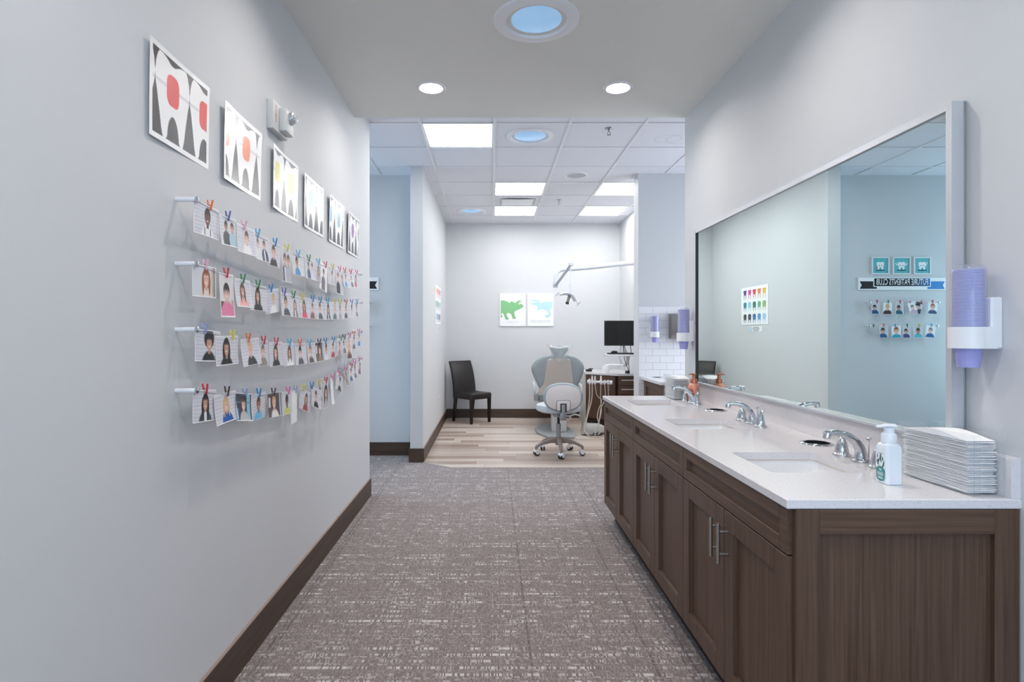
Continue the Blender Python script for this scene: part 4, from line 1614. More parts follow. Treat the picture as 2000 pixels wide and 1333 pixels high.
PEGC = {'or': ('orange', (236, 108, 40)), 'in': ('indigo', (96, 96, 170)), 'lp': ('pale pink', (238, 176, 204)), 'lb': ('light blue', (58, 172, 222)), 'bl': ('blue', (22, 132, 204)),
        'ye': ('yellow', (226, 210, 50)), 'gr': ('green', (40, 134, 74)), 're': ('red', (206, 34, 50)), 'pi': ('bright pink', (236, 90, 160)), 'la': ('lavender', (150, 160, 214)), 'br': ('dark brown', (72, 52, 44)), 'bk': ('black', (44, 44, 46))}
PEGSRC = None
ORD = ['first', 'second', 'third', 'fourth', 'fifth', 'sixth', 'seventh', 'eighth', 'ninth', 'tenth', 'eleventh', 'twelfth', 'thirteenth', 'fourteenth', 'fifteenth', 'sixteenth', 'seventeenth']
XW = -0.924
yw = lambda px: -XW * F / (VX - px)
ROWS = [('top', 1.7065, 0.022, 1.738), ('second', 1.514, 0.022, 1.537), ('third', 1.302, 0.050, 1.331), ('bottom', 1.118, 0.084, 1.140)]
Yw0, Yw1 = 1.795, 4.085
W_ = 'w'
# pixel span, portrait?, tilt in degrees, turn, peg pixel, peg colour, picture, label words
P1 = [
    (379.5, 428, 0, 0, 411, 'or', (W_, [(.52, 1.0, 'd', 'k', 'S', (236, 236, 238))]), 'child in white shirt and dark suspenders'),
    (428, 460.5, 0, 2, 445, 'in', (W_, [(.38, .62, 'b', 'k', '', (52, 62, 66)), (.74, .6, 'm', 'n', '', (170, 200, 216))]), 'person in dark vest beside one in pale blue'),
    (460, 496, 0, 0, 476, 'lp', (W_, [(.56, .85, 'l', 'n', '', (240, 238, 240))]), 'smiling child in a white top'),
    (495, 523.5, 0, 0, 504, 'lb', (W_, [(.3, .62, 'm', 'n', '', (216, 216, 220)), (.72, .62, 'm', 'n', 'T', (36, 54, 88))]), 'pair in white shirt and open navy shirt'),
    (523, 546, 0, 0, 537, 'bl', (W_, [(.45, .95, 'l', 'n', '', (44, 44, 46))]), 'smiling boy in a black shirt'),
    (549.7, 566, 1, 0, 560, 'ye', (W_, [(.34, .62, 'm', 'n', 'T', (84, 92, 100)), (.74, .58, 'm', 'n', '', (176, 180, 192))]), 'tall photo of two adults in grey'),
    (567, 592, 0, 1, 582.8, 'lb', (W_, [(.5, .9, 'b', 'k', '', (40, 130, 186))]), 'boy in a bright blue shirt'),
    (594, 614, 0, 0, 603, 'gr', (W_, [(.4, .62, 'b', 'k', '', (58, 92, 120)), (.74, .6, 'l', 'n', '', (214, 214, 224))]), 'pair in blue shirt and white coat'),
    (616, 626.5, 0, 0, 621, 'lb', (W_, [(.5, .8, 'm', 'g', 'L', (190, 180, 186))]), 'long-haired person in pale grey'),
    (626, 640, 1, -9, 636, 're', ('s', [(.5, .5, 'm', 'k', '', (120, 110, 120))]), 'tilted pale photo of a small grey figure'),
    (640, 653.7, 0, 0, 649.7, 'ye', (W_, [(.6, .75, 'l', 'n', '', (196, 198, 206))]), 'person in a light grey top'),
    (655, 670, 1, 0, 662.8, 'pi', (W_, [(.3, .62, 'l', 'o', '', (38, 42, 56)), (.8, .5, 'l', 'g', '', (200, 196, 206))]), 'tall photo of person in dark jacket'),
    (668.6, 682, 0, 0, 673.7, 'or', (W_, [(.5, .8, 'l', 'o', '', (94, 160, 216))]), 'child in a sky blue shirt'),
    (681, 689, 0, 8, 684.9, 're', (W_, [(.5, .7, 'm', 'g', '', (110, 110, 120))]), 'narrow tilted photo of person in grey'),
    (688, 699, 0, 0, 695.9, 'pi', (W_, [(.55, .8, 'l', 'n', 'L', (206, 96, 112))]), 'long-haired person in a rose red top'),
]
P2 = [
    (376.5, 423, 0, 1, 402, 'lp', ('p', [(.55, 1.1, 'l', 'o', 'L', (226, 214, 206))]), 'girl with long auburn hair before a door'),
    (428, 455, 1, 1, 442, 're', ('r', [(.5, .74, 'l', 'k', 'C', (228, 132, 170))]), 'tall photo of child in cap and pink sweater'),
    (455.7, 486.7, 0, 0, 473.7, 'gr', (W_, [(.52, .9, 'm', 'n', 'L', (232, 164, 164))]), 'girl with brown hair in a salmon top'),
    (486.7, 519.8, 0, 0, 504.7, 'gr', (W_, [(.5, 1.0, 'm', 'k', 'L', (40, 40, 42))]), 'girl with long black hair in a black top'),
    (518, 545.7, 0, 6, 528.7, 'bl', (W_, [(.5, .8, 'l', 'y', '', (238, 238, 240))]), 'tilted photo of fair child in white'),
    (546.5, 567, 0, 0, 554, 'in', (W_, [(.5, .95, 'm', 'n', '', (56, 64, 74))]), 'boy with brown fringe in a navy shirt'),
    (567, 585, 0, 0, 573.8, 'gr', (W_, [(.5, .8, 'l', 'g', 'LT', (148, 130, 130))]), 'girl in brown cardigan over white'),
    (585, 601.7, 0, 0, 591, 'ye', (W_, [(.5, .9, 'm', 'n', 'L', (228, 84, 120))]), 'girl with long hair in a hot pink top'),
    (601.7, 617.4, 0, 0, 609.9, 'bl', (W_, [(.5, .8, 'l', 'g', 'C', (150, 96, 96))]), 'child in teal cap and plum shirt'),
    (617.4, 632.4, 0, 0, 625.8, 'bl', (W_, [(.5, .9, 'l', 'n', '', (72, 80, 84))]), 'boy in a charcoal shirt'),
    (633, 648, 0, 1, 639.8, 'lb', (W_, [(.5, .9, 'l', 'k', 'LT', (86, 80, 84))]), 'girl with dark hair in open dark jacket'),
    (648, 659, 0, 0, 652.9, 'ye', (W_, [(.5, .85, 'l', 'y', '', (96, 120, 120))]), 'fair child in a dull teal shirt'),
    (659, 670, 0, 0, 664.7, 'ye', (W_, [(.5, .85, 'm', 'g', '', (176, 164, 168))]), 'child in a taupe shirt'),
    (670, 680.4, 0, 0, 675.7, 're', (W_, [(.5, .85, 'm', 'o', '', (70, 72, 76))]), 'red-haired child in dark grey'),
    (680.4, 691.5, 0, 0, 686.3, 'in', (W_, [(.5, .85, 'm', 'k', '', (214, 206, 210))]), 'dark-haired child in off-white'),
    (692, 701, 0, 0, 697.5, 'lb', (W_, [(.5, .85, 'm', 'n', '', (138, 134, 138))]), 'child in mid grey'),
]
P3 = [
    (383.5, 432, 0, -3, 400.4, 'la', (W_, [(.52, 1.05, 'm', 'k', 'A', (34, 34, 35))]), 'boy with curly black hair in a black shirt'),
    (421.5, 464.6, 0, 0, 454, 'ye', (W_, [(.45, 1.1, 'm', 'k', 'L', (38, 38, 40))]), 'girl with long dark hair, partly covered'),
    (466, 504, 0, 2, 484, 'or', (W_, [(.55, .95, 'l', 'y', '', (40, 40, 42))]), 'very fair boy in a black shirt'),
    (502.5, 524.5, 0, 0, 515.5, 're', (W_, [(.5, .85, 'l', 'g', '', (150, 140, 132))]), 'child in an olive grey shirt'),
    (524.5, 551, 0, 0, 539.5, 're', (W_, [(.5, 1.0, 'l', 'n', 'L', (40, 42, 50))]), 'girl with long brown hair in black pinafore'),
    (551.6, 573, 0, 0, 564.5, 'lb', (W_, [(.58, .95, 'm', 'n', 'L', (240, 240, 242))]), 'girl with brown ponytail in white'),
    (573, 599, 0, 0, 586, 'or', (W_, [(.5, .95, 'l', 'k', 'C', (84, 84, 92))]), 'boy in grey cap and grey shirt'),
    (599, 614.6, 0, 0, 604.2, 'lb', (W_, [(.45, 1.0, 'l', 'o', '', (92, 72, 66))]), 'ginger boy in a brown shirt'),
    (614.6, 630, 0, 0, 622.8, 'br', ('d', [(.55, .95, 'l', 'n', '', (140, 120, 92))]), 'child before a brown background'),
    (630, 644, 0, 0, 636, 'bl', (W_, [(.5, .95, 'm', 'n', '', (228, 228, 232))]), 'child in white before white boards'),
    (644, 656, 0, 0, 651, 'bl', (W_, [(.5, .9, 'l', 'n', '', (186, 72, 82))]), 'child in a crimson shirt'),
    (656.8, 668, 0, 0, 665, 'gr', (W_, [(.5, .85, 'm', 'g', 'C', (178, 150, 150))]), 'child in a grey cap'),
    (668, 675, 0, 3, 672.4, 'bk', (W_, [(.5, .8, 'm', 'k', '', (120, 116, 118))]), 'narrow photo of dark-haired child'),
    (675.8, 686, 1, 0, 682.7, 'pi', (W_, [(.5, .9, 'l', 'y', 'L', (110, 72, 60))]), 'tall photo of blond girl in brown'),
    (686, 695.7, 0, 0, 691, 'or', (W_, [(.5, .9, 'l', 'n', '', (110, 112, 116))]), 'child in ash grey'),
    (695.7, 707, 0, 0, 701, 'pi', (W_, [(.5, .85, 'l', 'n', '', (60, 132, 204))]), 'child in royal blue'),
]
P4 = [
    (378.5, 424, 0, -4, 402, 're', (W_, [(.5, .95, 'm', 'k', 'LT', (62, 68, 72))]), 'girl with long black hair in grey cardigan'),
    (416, 459, 0, 1, 443.5, 'br', (W_, [(.55, .9, 'l', 'y', 'LC', (36, 88, 168))]), 'girl with fair braids in royal blue'),
    (457.5, 489.6, 0, -8, 478, 'la', ('b', [(.55, .9, 'l', 'n', '', (190, 186, 188))]), 'child in grey before a dark blue room'),
    (487, 522, 0, 0, 506.4, 'bl', (W_, [(.5, .95, 'b', 'n', '', (120, 196, 232))]), 'boy in a light blue shirt'),
    (521.5, 548, 0, -3, 534.3, 'br', ('d', [(.5, 1.0, 'l', 'y', '', (226, 222, 224))]), 'fair child before a brown wall'),
    (550, 569, 0, -2, 562.3, 'pi', (W_, [(.5, .9, 'd', 'k', '', (206, 212, 120))]), 'child in a lime yellow shirt'),
    (568, 580, 1, 2, 577.5, 'la', ('s', []), 'blank back of a turned photo'),
    (585, 611, 0, -16, 592, 'ye', (W_, [(.55, .85, 'l', 'n', 'L', (170, 76, 80))]), 'swung photo of girl in dark red'),
    (608, 626.6, 0, -14, 608.5, 'bl', (W_, [(.5, .95, 'l', 'n', '', (36, 36, 38))]), 'swung photo of boy in black'),
    (621.5, 629, 0, 0, 623.7, 'ye', (W_, [(.5, .8, 'm', 'n', '', (150, 150, 156))]), 'narrow grey photo behind a swung one'),
    (631.8, 640.4, 1, 0, 636.5, 're', (W_, [(.5, .85, 'l', 'k', 'L', (196, 190, 194))]), 'tall photo of dark-haired girl'),
    (645, 650, 1, 0, 649, 'pi', ('s', []), 'edge-on turned photo'),
    (655, 675, 0, -18, 662.9, 'pi', (W_, [(.5, .9, 'l', 'n', '', (74, 84, 66))]), 'swung photo of boy in dark green'),
    (673, 679, 0, 0, 675, 'pi', (W_, [(.5, .85, 'm', 'n', 'L', (160, 150, 154))]), 'narrow photo half hidden by a swung one'),
    (680, 690.5, 0, -8, 685.8, 're', (W_, [(.5, .85, 'l', 'k', '', (66, 110, 150))]), 'child in slate blue'),
    (690.5, 696.5, 0, -6, 693, 'pi', (W_, [(.5, .85, 'm', 'n', '', (120, 112, 116))]), 'narrow photo of child in grey brown'),
    (698, 708, 0, -12, 701, 'pi', (W_, [(.5, .85, 'l', 'n', 'L', (130, 110, 112))]), 'last photo, girl in taupe'),
]


def wire_z(row, y):
    nm, zc, sag, zend = row
    s = (y - Yw0) / (Yw1 - Yw0)
    return zend - (zend - (zc - sag * 0.0) + 0.0) * 4 * s * (1 - s) if False else zend - (zend - LOW[nm]) * 4 * s * (1 - s)


LOW = {'top': 1.690, 'second': 1.488, 'third': 1.262, 'bottom': 1.040}


def standoff(t, wall_pt, d, length=0.062):
    """White barrel from the wall out along D with a bright cap."""
    p = Vector(wall_pt)
    d = Vector(d)
    bm = BM()
    add_tube(bm, [p + d * 0.0002, p + d * length], 0.0075, 16)
    obj('standoff', bm, M['white_plastic'], t)
    bm = BM()
    add_tube(bm, [p + d * length, p + d * (length + 0.002), p + d * (length + 0.007), p + d * (length + 0.009)], [0.0075, 0.0095, 0.0095, 0.005], 16)
    obj('cap', bm, M['chrome'], t)


def put_peg(pos, rot, colr, label, grp):
    global PEGSRC
    if PEGSRC is None:
        PEGSRC = obj('clothespin', peg_mesh(), [M['peg'], M['wire']], smooth=False)
        o = PEGSRC
    else:
        o = PEGSRC.copy()
        COL.objects.link(o)
    o.location = pos
    o.rotation_euler = rot
    o.color = lin(colr)
    return tag(o, label, 'clothespin', grp)


for row, data in zip(ROWS, (P1, P2, P3, P4)):
    nm, _, _, zend = row
    t = thing('photo_wire', f'{nm} steel photo wire on white standoffs on the left wall', 'photo wire', (XL, Yw0, zend), group='photo wires on the left wall')
    standoff(t, (XL, Yw0, zend), (1, 0, 0))
    standoff(t, (XL, Yw1, zend), (1, 0, 0))
    bm = BM()
    add_tube(bm, [(XW, Yw0 + (Yw1 - Yw0) * k / 40, wire_z(row, Yw0 + (Yw1 - Yw0) * k / 40)) for k in range(41)], 0.0007, 6)
    obj('wire', bm, M['wire'], t)
    for i, (pa, pb, port, tilt, pp, pc, spec, words) in enumerate(data):
        ya, yb = yw(pa), yw(pb)
        w = min(yb - ya, 0.168)
        h = 0.152 if port else 0.102
        yp = yw(pp)
        zp = wire_z(row, yp)
        yc = (ya + yb) / 2
        zt = zp + 0.007
        ph = random.random() * 6
        cur = 0.006 + 0.010 * random.random()
        lay = 0.0014 * (i % 3) - 0.0012
        ti = math.radians(tilt)

        def fn(u, v, yc=yc, w=w, h=h, zt=zt, yp=yp, ph=ph, cur=cur, lay=lay, ti=ti):
            a = u - w / 2
            b = v - h
            dx = cur * 0.35 * ((a / 0.08) ** 2 - 0.3) * math.cos(ph) + cur * 0.8 * (b / h) ** 2 * (0.5 + 0.5 * math.sin(ph + 1.0)) + lay
            yy = yc - yp + a
            zz = b
            y2 = yp + yy * math.cos(ti) - zz * math.sin(ti)
            z2 = zt + yy * math.sin(ti) + zz * math.cos(ti)
            return (XW + 0.0 + dx, y2, z2), (1, 0, 0)
        res = 52 if pb < 500 else (40 if pb < 600 else 30)
        o = sheet('pinned_photo', fn, w, h, photo_img(w / h, spec, res), M['print'], back=0.0005)
        tag(o, f'photo of {words}, {ORD[i]} on the {nm} wire' if 'photo' not in words else f'{words}, {ORD[i]} on the {nm} wire', 'photo', f'photos pinned to the {nm} wire')
        cname, crgb = PEGC[pc]
        put_peg((XW + lay, yp, zp + 0.010), (-ti * 0.8 + random.uniform(-.12, .12), 0, 0), crgb, f'{cname} clothespin holding the {ORD[i]} photo on the {nm} wire', f'clothespins on the {nm} wire')

# ------------------------------------------------------------------ hallway wall: sign, small pictures, two wires of photos
MIR2 = 2 * MX - 0.006


def xm(px, y):
    """World x of something seen in the mirror at picture column PX, at depth Y."""
    return MIR2 - (px - VX) * y / F


SY = YHALL
t = thing('hall_sign', 'long banner sign lettered FUTURE PATIENTS CLUB on the hallway wall', 'sign', (-1.72, SY, 1.78))
sx0, sx1 = xm(1844.5, SY), xm(1674, SY)
sz0, sz1 = 1.784, 1.918
sw, sh = sx1 - sx0, sz1 - sz0
bm = BM()
add_box(bm, (sx0, SY - 0.012, sz0), (sx1, SY - 0.001, sz1), 0.0015)
obj('board', bm, M['white_paper'], t, smooth=False)
q = lambda u, v, d=0.0128: (sx0 + u * sw, SY - d, sz0 + v * sh)
bm = BM()
# ribbon tails (blue at the left end, black at the right), then the banner box
ngon(bm, [q(0.012, 0.08), q(0.21, 0.08), q(0.21, 0.25), q(0.17, 0.25), q(0.17, 0.70), q(0.012, 0.70), q(0.035, 0.39)][::1], 1)
ngon(bm, [q(0.79, 0.10), q(0.985, 0.10), q(0.962, 0.39), q(0.985, 0.70), q(0.83, 0.70), q(0.83, 0.25), q(0.79, 0.25)], 0)
obj('ribbon_tail', bm, [mat('sign_black', (28, 28, 30), 0.4, var=0), mat('sign_blue', (22, 128, 196), 0.4, var=0)], t, smooth=False, recalc=False, label='blue and black ribbon tails')
me = bpy.data.meshes.new('banner')
vs, fs, cs = [], [], []
n = 24
for k in range(n + 1):
    u = 0.182 + 0.636 * k / n
    f_ = min(1, max(0, (k / n) * 2.6))
    colr = [a * (1 - f_) + b * f_ for a, b in zip((22, 118, 186), (26, 30, 36))]
    for v in (0.32, 0.93):
        vs.append(q(u, v, 0.0138))
        cs.append(lin(colr))
for k in range(n):
    fs.append((2 * k, 2 * k + 2, 2 * k + 3, 2 * k + 1))
me.from_pydata(vs, [], fs)
a = me.color_attributes.new('print', 'FLOAT_COLOR', 'POINT')
a.data.foreach_set('color', np.array(cs, dtype=np.float32).ravel())
me.materials.append(M['print'])
bo = bpy.data.objects.new('banner', me)
COL.objects.link(bo)
for v in me.vertices:
    v.co -= t.location
bo.parent = t
bm = BM()
tw_ = text_mesh('FUTURE PATIENTS CLUB', sh * 0.66, 1.0)[0]
tw_ = max(p[0] for p in tw_) - min(p[0] for p in tw_)
add_text(bm, 'FUTURE PATIENTS CLUB', sh * 0.66, lambda u, v: (sx0 + sw * 0.5 + u, SY - 0.0146, sz0 + sh * 0.625 + v), xs=sw * 0.59 / tw_, bold=0.0006)
o = obj('lettering', bm, M['white_paper'], t, smooth=False, recalc=False)
o['kind'] = 'stuff'

PICL = ['small teal picture of a tooth flexing its arms, middle of three', 'small teal picture of a tooth in a red cape, right of three', 'small teal picture of a tooth waving a brush, left of three']
teal, white, red = mat('picture_teal', (92, 182, 190), 0.4, var=0.02), M['white_paper'], mat('cape_red', (206, 60, 74), 0.5, var=0)
dark = mat('picture_dark', (40, 70, 84), 0.5, var=0)
for i, (pa, pb) in enumerate(((1741, 1776), (1700, 1734.5), (1782, 1815.5))):
    xa, xb = xm(pb, SY), xm(pa, SY)
    za, zb = 1.952, 2.142
    t = thing('tooth_picture', PICL[i], 'picture', ((xa + xb) / 2, SY, za), group='three small teal pictures')
    bm = BM()
    f_ = 0.014
    for lo, hi in (((xa, SY - 0.016, za), (xb, SY - 0.001, za + f_)), ((xa, SY - 0.016, zb - f_), (xb, SY - 0.001, zb)), ((xa, SY - 0.016, za + f_), (xa + f_, SY - 0.001, zb - f_)), ((xb - f_, SY - 0.016, za + f_), (xb, SY - 0.001, zb - f_))):
        add_box(bm, lo, hi, 0.002)
    obj('frame', bm, M['white_plastic'], t, smooth=False)
    cx_, cz_ = (xa + xb) / 2, (za + zb) / 2
    pt = lambda u, v, d=0.0: (cx_ + u, SY - 0.009 - d, cz_ + v)
    bm = BM()
    add_box(bm, (xa + f_, SY - 0.009, za + f_), (xb - f_, SY - 0.001, zb - f_))
    s = 0.042
    ngon(bm, [pt(s * x * 1.3, -0.05 + s * y * 0.18, 0.0004) for x, y in [(math.cos(a * PI / 8), math.sin(a * PI / 8)) for a in range(16)]], 3)
    if i == 1:
        ngon(bm, [pt(0.02, 0.0, 0.0005), pt(0.052, -0.025, 0.0005), pt(0.04, -0.03, 0.0005), pt(0.02, -0.03, 0.0005)], 2)
    if i == 0:
        for sg in (-1, 1):
            P = [(0.9, 0.2), (1.35, 0.1), (1.6, 0.55), (1.3, 0.8), (1.2, 0.65), (1.4, 0.5), (1.25, 0.32), (0.9, 0.45)]
            ngon(bm, [pt(sg * s * a_, s * b_, 0.0005) for a_, b_ in P], 1)
    if i == 2:
        ngon(bm, [pt(-0.03, 0.0, 0.0005), pt(-0.058, 0.04, 0.0005), pt(-0.062, 0.036, 0.0005), pt(-0.034, -0.008, 0.0005)], 1)
    ngon(bm, [pt(s * x, s * y, 0.0008) for x, y in ((-.95, .75), (-.6, .98), (0, .85), (.6, .98), (.95, .75), (.92, .2), (.75, -.3), (.7, -1.0), (.35, -1.05), (.22, -.55), (0, -.42), (-.22, -.55), (-.35, -1.05), (-.7, -1.0), (-.75, -.3), (-.92, .2))], 1)
    for sg in (-1, 1):
        ngon(bm, [pt(sg * 0.014 + 0.005 * math.cos(a * PI / 5), 0.002 + 0.006 * math.sin(a * PI / 5), 0.0012) for a in range(10)], 3)
    ngon(bm, [pt(-0.006, -0.012, 0.0012), pt(0.0, -0.017, 0.0012), pt(0.006, -0.012, 0.0012), pt(0.0, -0.0135, 0.0012)], 3 if i else 2)
    obj('print', bm, [teal, white, red, dark], t, smooth=False, recalc=False)

YHW = SY - 0.06
HW = [('upper', 1.649, (1697, 1832.5), [
        (1701, 1716, 1712, 're', 0, ('w', [(.6, .7, 'm', 'k', '', (40, 80, 130))]), 'drawing with a navy figure'),
        (1724, 1741, 1734, 'gr', 0, ('s', [(.5, .85, 'l', 'y', '', (74, 56, 58))]), 'photo of fair child in dark brown'),
        (1748, 1763, 1757, 're', 0, ('w', [(.6, .7, 'b', 'k', '', (40, 96, 120))]), 'drawing with a teal figure'),
        (1771, 1786, 1777, 'lp', -14, ('s', [(.5, .7, 'l', 'g', '', (200, 180, 196))]), 'swung pale photo'),
        (1786, 1802, 1799, 'pi', 12, ('d', [(.5, .8, 'l', 'k', '', (40, 56, 84))]), 'swung dark blue photo'),
        (1812, 1830, 1820.5, 're', 4, ('s', [(.5, .9, 'l', 'o', '', (62, 78, 116))]), 'photo of person in slate blue')]),
      ('lower', 1.397, (1697, 1830), [
        (1705, 1705, 1705, 'gr', 0, None, ''),
        (1716.5, 1733, 1725, 'or', 0, ('w', [(.6, .8, 'm', 'k', '', (50, 90, 140))]), 'drawing with a blue striped figure'),
        (1740, 1758.5, 1747.5, 'lb', -3, ('s', [(.5, 1.0, 'l', 'o', '', (44, 168, 192))]), 'photo of red-haired child in turquoise'),
        (1762, 1777.5, 1771, 'gr', 0, ('w', [(.6, .7, 'm', 'k', '', (70, 70, 130))]), 'drawing with a violet figure'),
        (1783, 1801, 1794.5, 'ye', 0, ('w', [(.5, .8, 'b', 'k', '', (90, 180, 196))]), 'drawing with a sea green figure'),
        (1808, 1826.5, 1818.5, 'lb', 5, ('s', [(.5, .8, 'l', 'g', '', (40, 100, 160))]), 'photo with a deep blue figure')])]
for nm, zw, (qa, qb), items in HW:
    xa, xb = xm(qb, YHW), xm(qa, YHW)
    t = thing('photo_wire', f'{nm} short photo wire under the banner sign', 'photo wire', (xa, SY, zw), group='photo wires under the banner sign')
    standoff(t, (xa, SY, zw), (0, -1, 0))
    standoff(t, (xb, SY, zw), (0, -1, 0))
    bm = BM()
    wz = lambda x: zw - 0.006 * (1 - ((x - (xa + xb) / 2) / ((xb - xa) / 2)) ** 2)
    add_tube(bm, [(xa + (xb - xa) * k / 20, YHW, wz(xa + (xb - xa) * k / 20)) for k in range(21)], 0.0009, 6)
    obj('wire', bm, M['wire'], t)
    k = 0
    for (pa, pb, pp, pc, tilt, spec, words) in items:
        xp = xm(pp, YHW)
        zp = wz(xp)
        cname, crgb = PEGC[pc]
        if spec is None:
            put_peg((xp, YHW, zp + 0.004), (0, 0, PI / 2), crgb, 'green clothespin hanging alone on the lower hallway wire', f'clothespins on the {nm} hallway wire')
            continue
        k += 1
        w, h = (pb - pa) * YHW / F, 0.13
        xc = xm((pa + pb) / 2, YHW)
        ti = math.radians(tilt)

        def fn(u, v, xc=xc, w=w, h=h, xp=xp, zp=zp, ti=ti, k=k):
            a, b = u - w / 2 + xc - xp, v - h
            return (xp + a * math.cos(ti) - b * math.sin(ti), YHW - 0.0 - 0.006 * (b / h) ** 2 * math.sin(k * 2.3) - 0.0008 * (k % 2), zp + 0.006 + a * math.sin(ti) + b * math.cos(ti)), (0, -1, 0)
        o = sheet('pinned_photo', fn, w, h, photo_img(w / h, spec, 26), M['print'], back=0.0006)
        tag(o, f'{words} pinned to the {nm} hallway wire', 'photo', f'photos on the {nm} hallway wire')
        put_peg((xp, YHW, zp + 0.010), (0, ti, PI / 2), crgb, f'{cname} clothespin holding the {words} on the {nm} hallway wire', f'clothespins on the {nm} hallway wire')

# ------------------------------------------------------------------ treatment bay: dinosaur posters, chart, outlet
TRI = [(130, 360), (230, 350), (320, 385), (420, 430), (455, 395), (490, 375), (540, 405), (590, 440), (640, 400), (700, 360), (800, 318), (770, 355), (722, 398), (850, 362), (800, 400), (742, 432), (702, 458), (735, 490), (762, 485), (785, 455), (830, 490), (860, 530), (868, 556), (800, 615), (640, 685), (580, 722), (570, 785), (600, 900), (635, 938), (580, 965), (505, 945), (500, 900), (460, 795), (390, 765), (320, 790), (330, 850), (370, 920), (405, 960), (340, 990), (280, 975), (250, 880), (220, 795), (185, 768), (160, 775), (155, 840), (205, 890), (160, 905), (140, 930), (130, 930)]
REX = [(1090, 350), (1130, 330), (1300, 325), (1370, 360), (1395, 410), (1415, 440), (1550, 400), (1800, 400), (1800, 580), (1720, 655), (1722, 705), (1755, 780), (1740, 860), (1700, 915), (1600, 920), (1565, 900), (1570, 832), (1650, 825), (1682, 780), (1640, 720), (1560, 655), (1450, 640), (1380, 660), (1350, 650), (1330, 680), (1362, 710), (1332, 716), (1302, 660), (1312, 610), (1345, 570), (1290, 540), (1080, 462), (1130, 440), (1290, 425), (1292, 402), (1170, 395), (1090, 372)]
for (lab, xa, xb, ca, cb, poly, colr, txt, ts, tz, txs) in (
        ('white poster with a green horned dinosaur on the far wall', 0.135, 0.537, 100, 935, TRI, (134, 194, 138), 'TRICERATOOTH', 0.026, 0.060, 0.95),
        ('white poster with a pale aqua two-legged dinosaur on the far wall', 0.566, 0.970, 1000, 1840, REX, (186, 224, 230), 'TOOTHADON REX', 0.058, 0.072, 0.62)):
    z0_, z1_ = 1.427, 1.9325
    t = thing('dinosaur_poster', lab, 'poster', ((xa + xb) / 2, YF, z0_), group='dinosaur posters')
    bm = BM()
    add_box(bm, (xa, YF - 0.016, z0_), (xb, YF - 0.001, z1_), 0.001)
    obj('canvas', bm, M['white_paper'], t, smooth=False)
    bm = BM()
    ngon(bm, [(xa + (px - ca) / (cb - ca) * (xb - xa), YF - 0.0165, z1_ - (py - 130) / 1070 * (z1_ - z0_)) for px, py in poly])
    add_text(bm, txt, ts, lambda u, v: ((xa + xb) / 2 + u, YF - 0.0165, z0_ + tz + v), mi=1, xs=txs)
    obj('print', bm, [mat('dinosaur_ink', colr, 0.6, var=0.02), mat('caption_ink', (186, 200, 210), 0.6, var=0)], t, smooth=False, recalc=False)

# tooth colour chart on the divider wall (faces +x)
ya, yb, za, zb = 7.12, 7.88, 1.43, 1.93
t = thing('tooth_chart', 'poster of fifteen coloured teeth on the divider wall by the brown chair', 'poster', (XA, (ya + yb) / 2, za))
bm = BM()
add_box(bm, (XA + 0.0008, ya, za), (XA + 0.006, yb, zb), 0.001)
obj('board', bm, M['white_paper'], t, smooth=False)
CHART = [[(98, 62, 140), (214, 84, 150), (222, 72, 88), (238, 132, 84), (226, 186, 84)],
         [(48, 134, 156), (150, 208, 222), (56, 114, 96), (116, 178, 140), (150, 178, 106)],
         [(74, 68, 72), (58, 66, 84), (62, 108, 164), (96, 158, 210), (168, 206, 234)]]
pw, ph_ = (yb - ya) / 5.4, (zb - za) / 3.25
for r in range(3):
    for k in range(5):
        # seen from the bay the first column is the far one
        cy = yb - 0.05 - pw * (k + 0.5) * 0.97
        cz = zb - 0.02 - ph_ * (r + 0.5) * 1.04
        sx, sz = pw * 0.33, ph_ * 0.40
        if r == 0:
            P = [(-1.1, 1.0), (1.1, 1.0), (.8, .2), (.75, -.2), (.7, -1.0), (.55, -1.0), (.35, -.05), (-.35, -.05), (-.55, -1.0), (-.7, -1.0), (-.75, -.2), (-.8, .2)]
        else:
            P = [(-.9, .85), (-.6, 1.0), (.6, 1.0), (.9, .85), (1.0, .4), (.85, -.1), (.72, -.5), (.6, -1.0), (.5, -1.0), (.35, -.25), (-.35, -.25), (-.5, -1.0), (-.6, -1.0), (-.72, -.5), (-.85, -.1), (-1.0, .4)]
        bm = BM()
        ngon(bm, [(XA + 0.0066, cy - sx * x, cz + sz * y) for x, y in P])
        obj('printed_tooth', bm, mat('tooth_ink', CHART[r][k], 0.5, var=0.03), t, smooth=False, recalc=False)
t = thing('small_notice', 'small blue edged notice below the tooth chart', 'notice', (XA, 7.45, 1.33))
bm = BM()
add_box(bm, (XA + 0.0008, 7.28, 1.335), (XA + 0.004, 7.62, 1.408), 0.001)
obj('card', bm, M['white_paper'], t, smooth=False)
bm = BM()
for v, w in ((1.393, 0.17), (1.373, 0.21), (1.352, 0.16)):
    ngon(bm, [(XA + 0.0046, 7.45 - w / 2, v - 0.005), (XA + 0.0046, 7.45 + w / 2, v - 0.005), (XA + 0.0046, 7.45 + w / 2, v + 0.005), (XA + 0.0046, 7.45 - w / 2, v + 0.005)], 0)
ngon(bm, [(XA + 0.0046, 7.57, 1.338), (XA + 0.0046, 7.615, 1.338), (XA + 0.0046, 7.615, 1.405), (XA + 0.0046, 7.57, 1.405)], 1)
o = obj('print', bm, [mat('notice_grey', (120, 132, 146), 0.5, var=0.1), mat('notice_blue', (176, 208, 228), 0.5, var=0.05)], t, smooth=False, recalc=False)
o['kind'] = 'stuff'
t = thing('wall_outlet', 'white wall outlet low on the divider wall', 'outlet', (XA, 7.57, 0.43))
bm = BM()
add_box(bm, (XA + 0.0005, 7.535, 0.372), (XA + 0.006, 7.605, 0.488), 0.002)
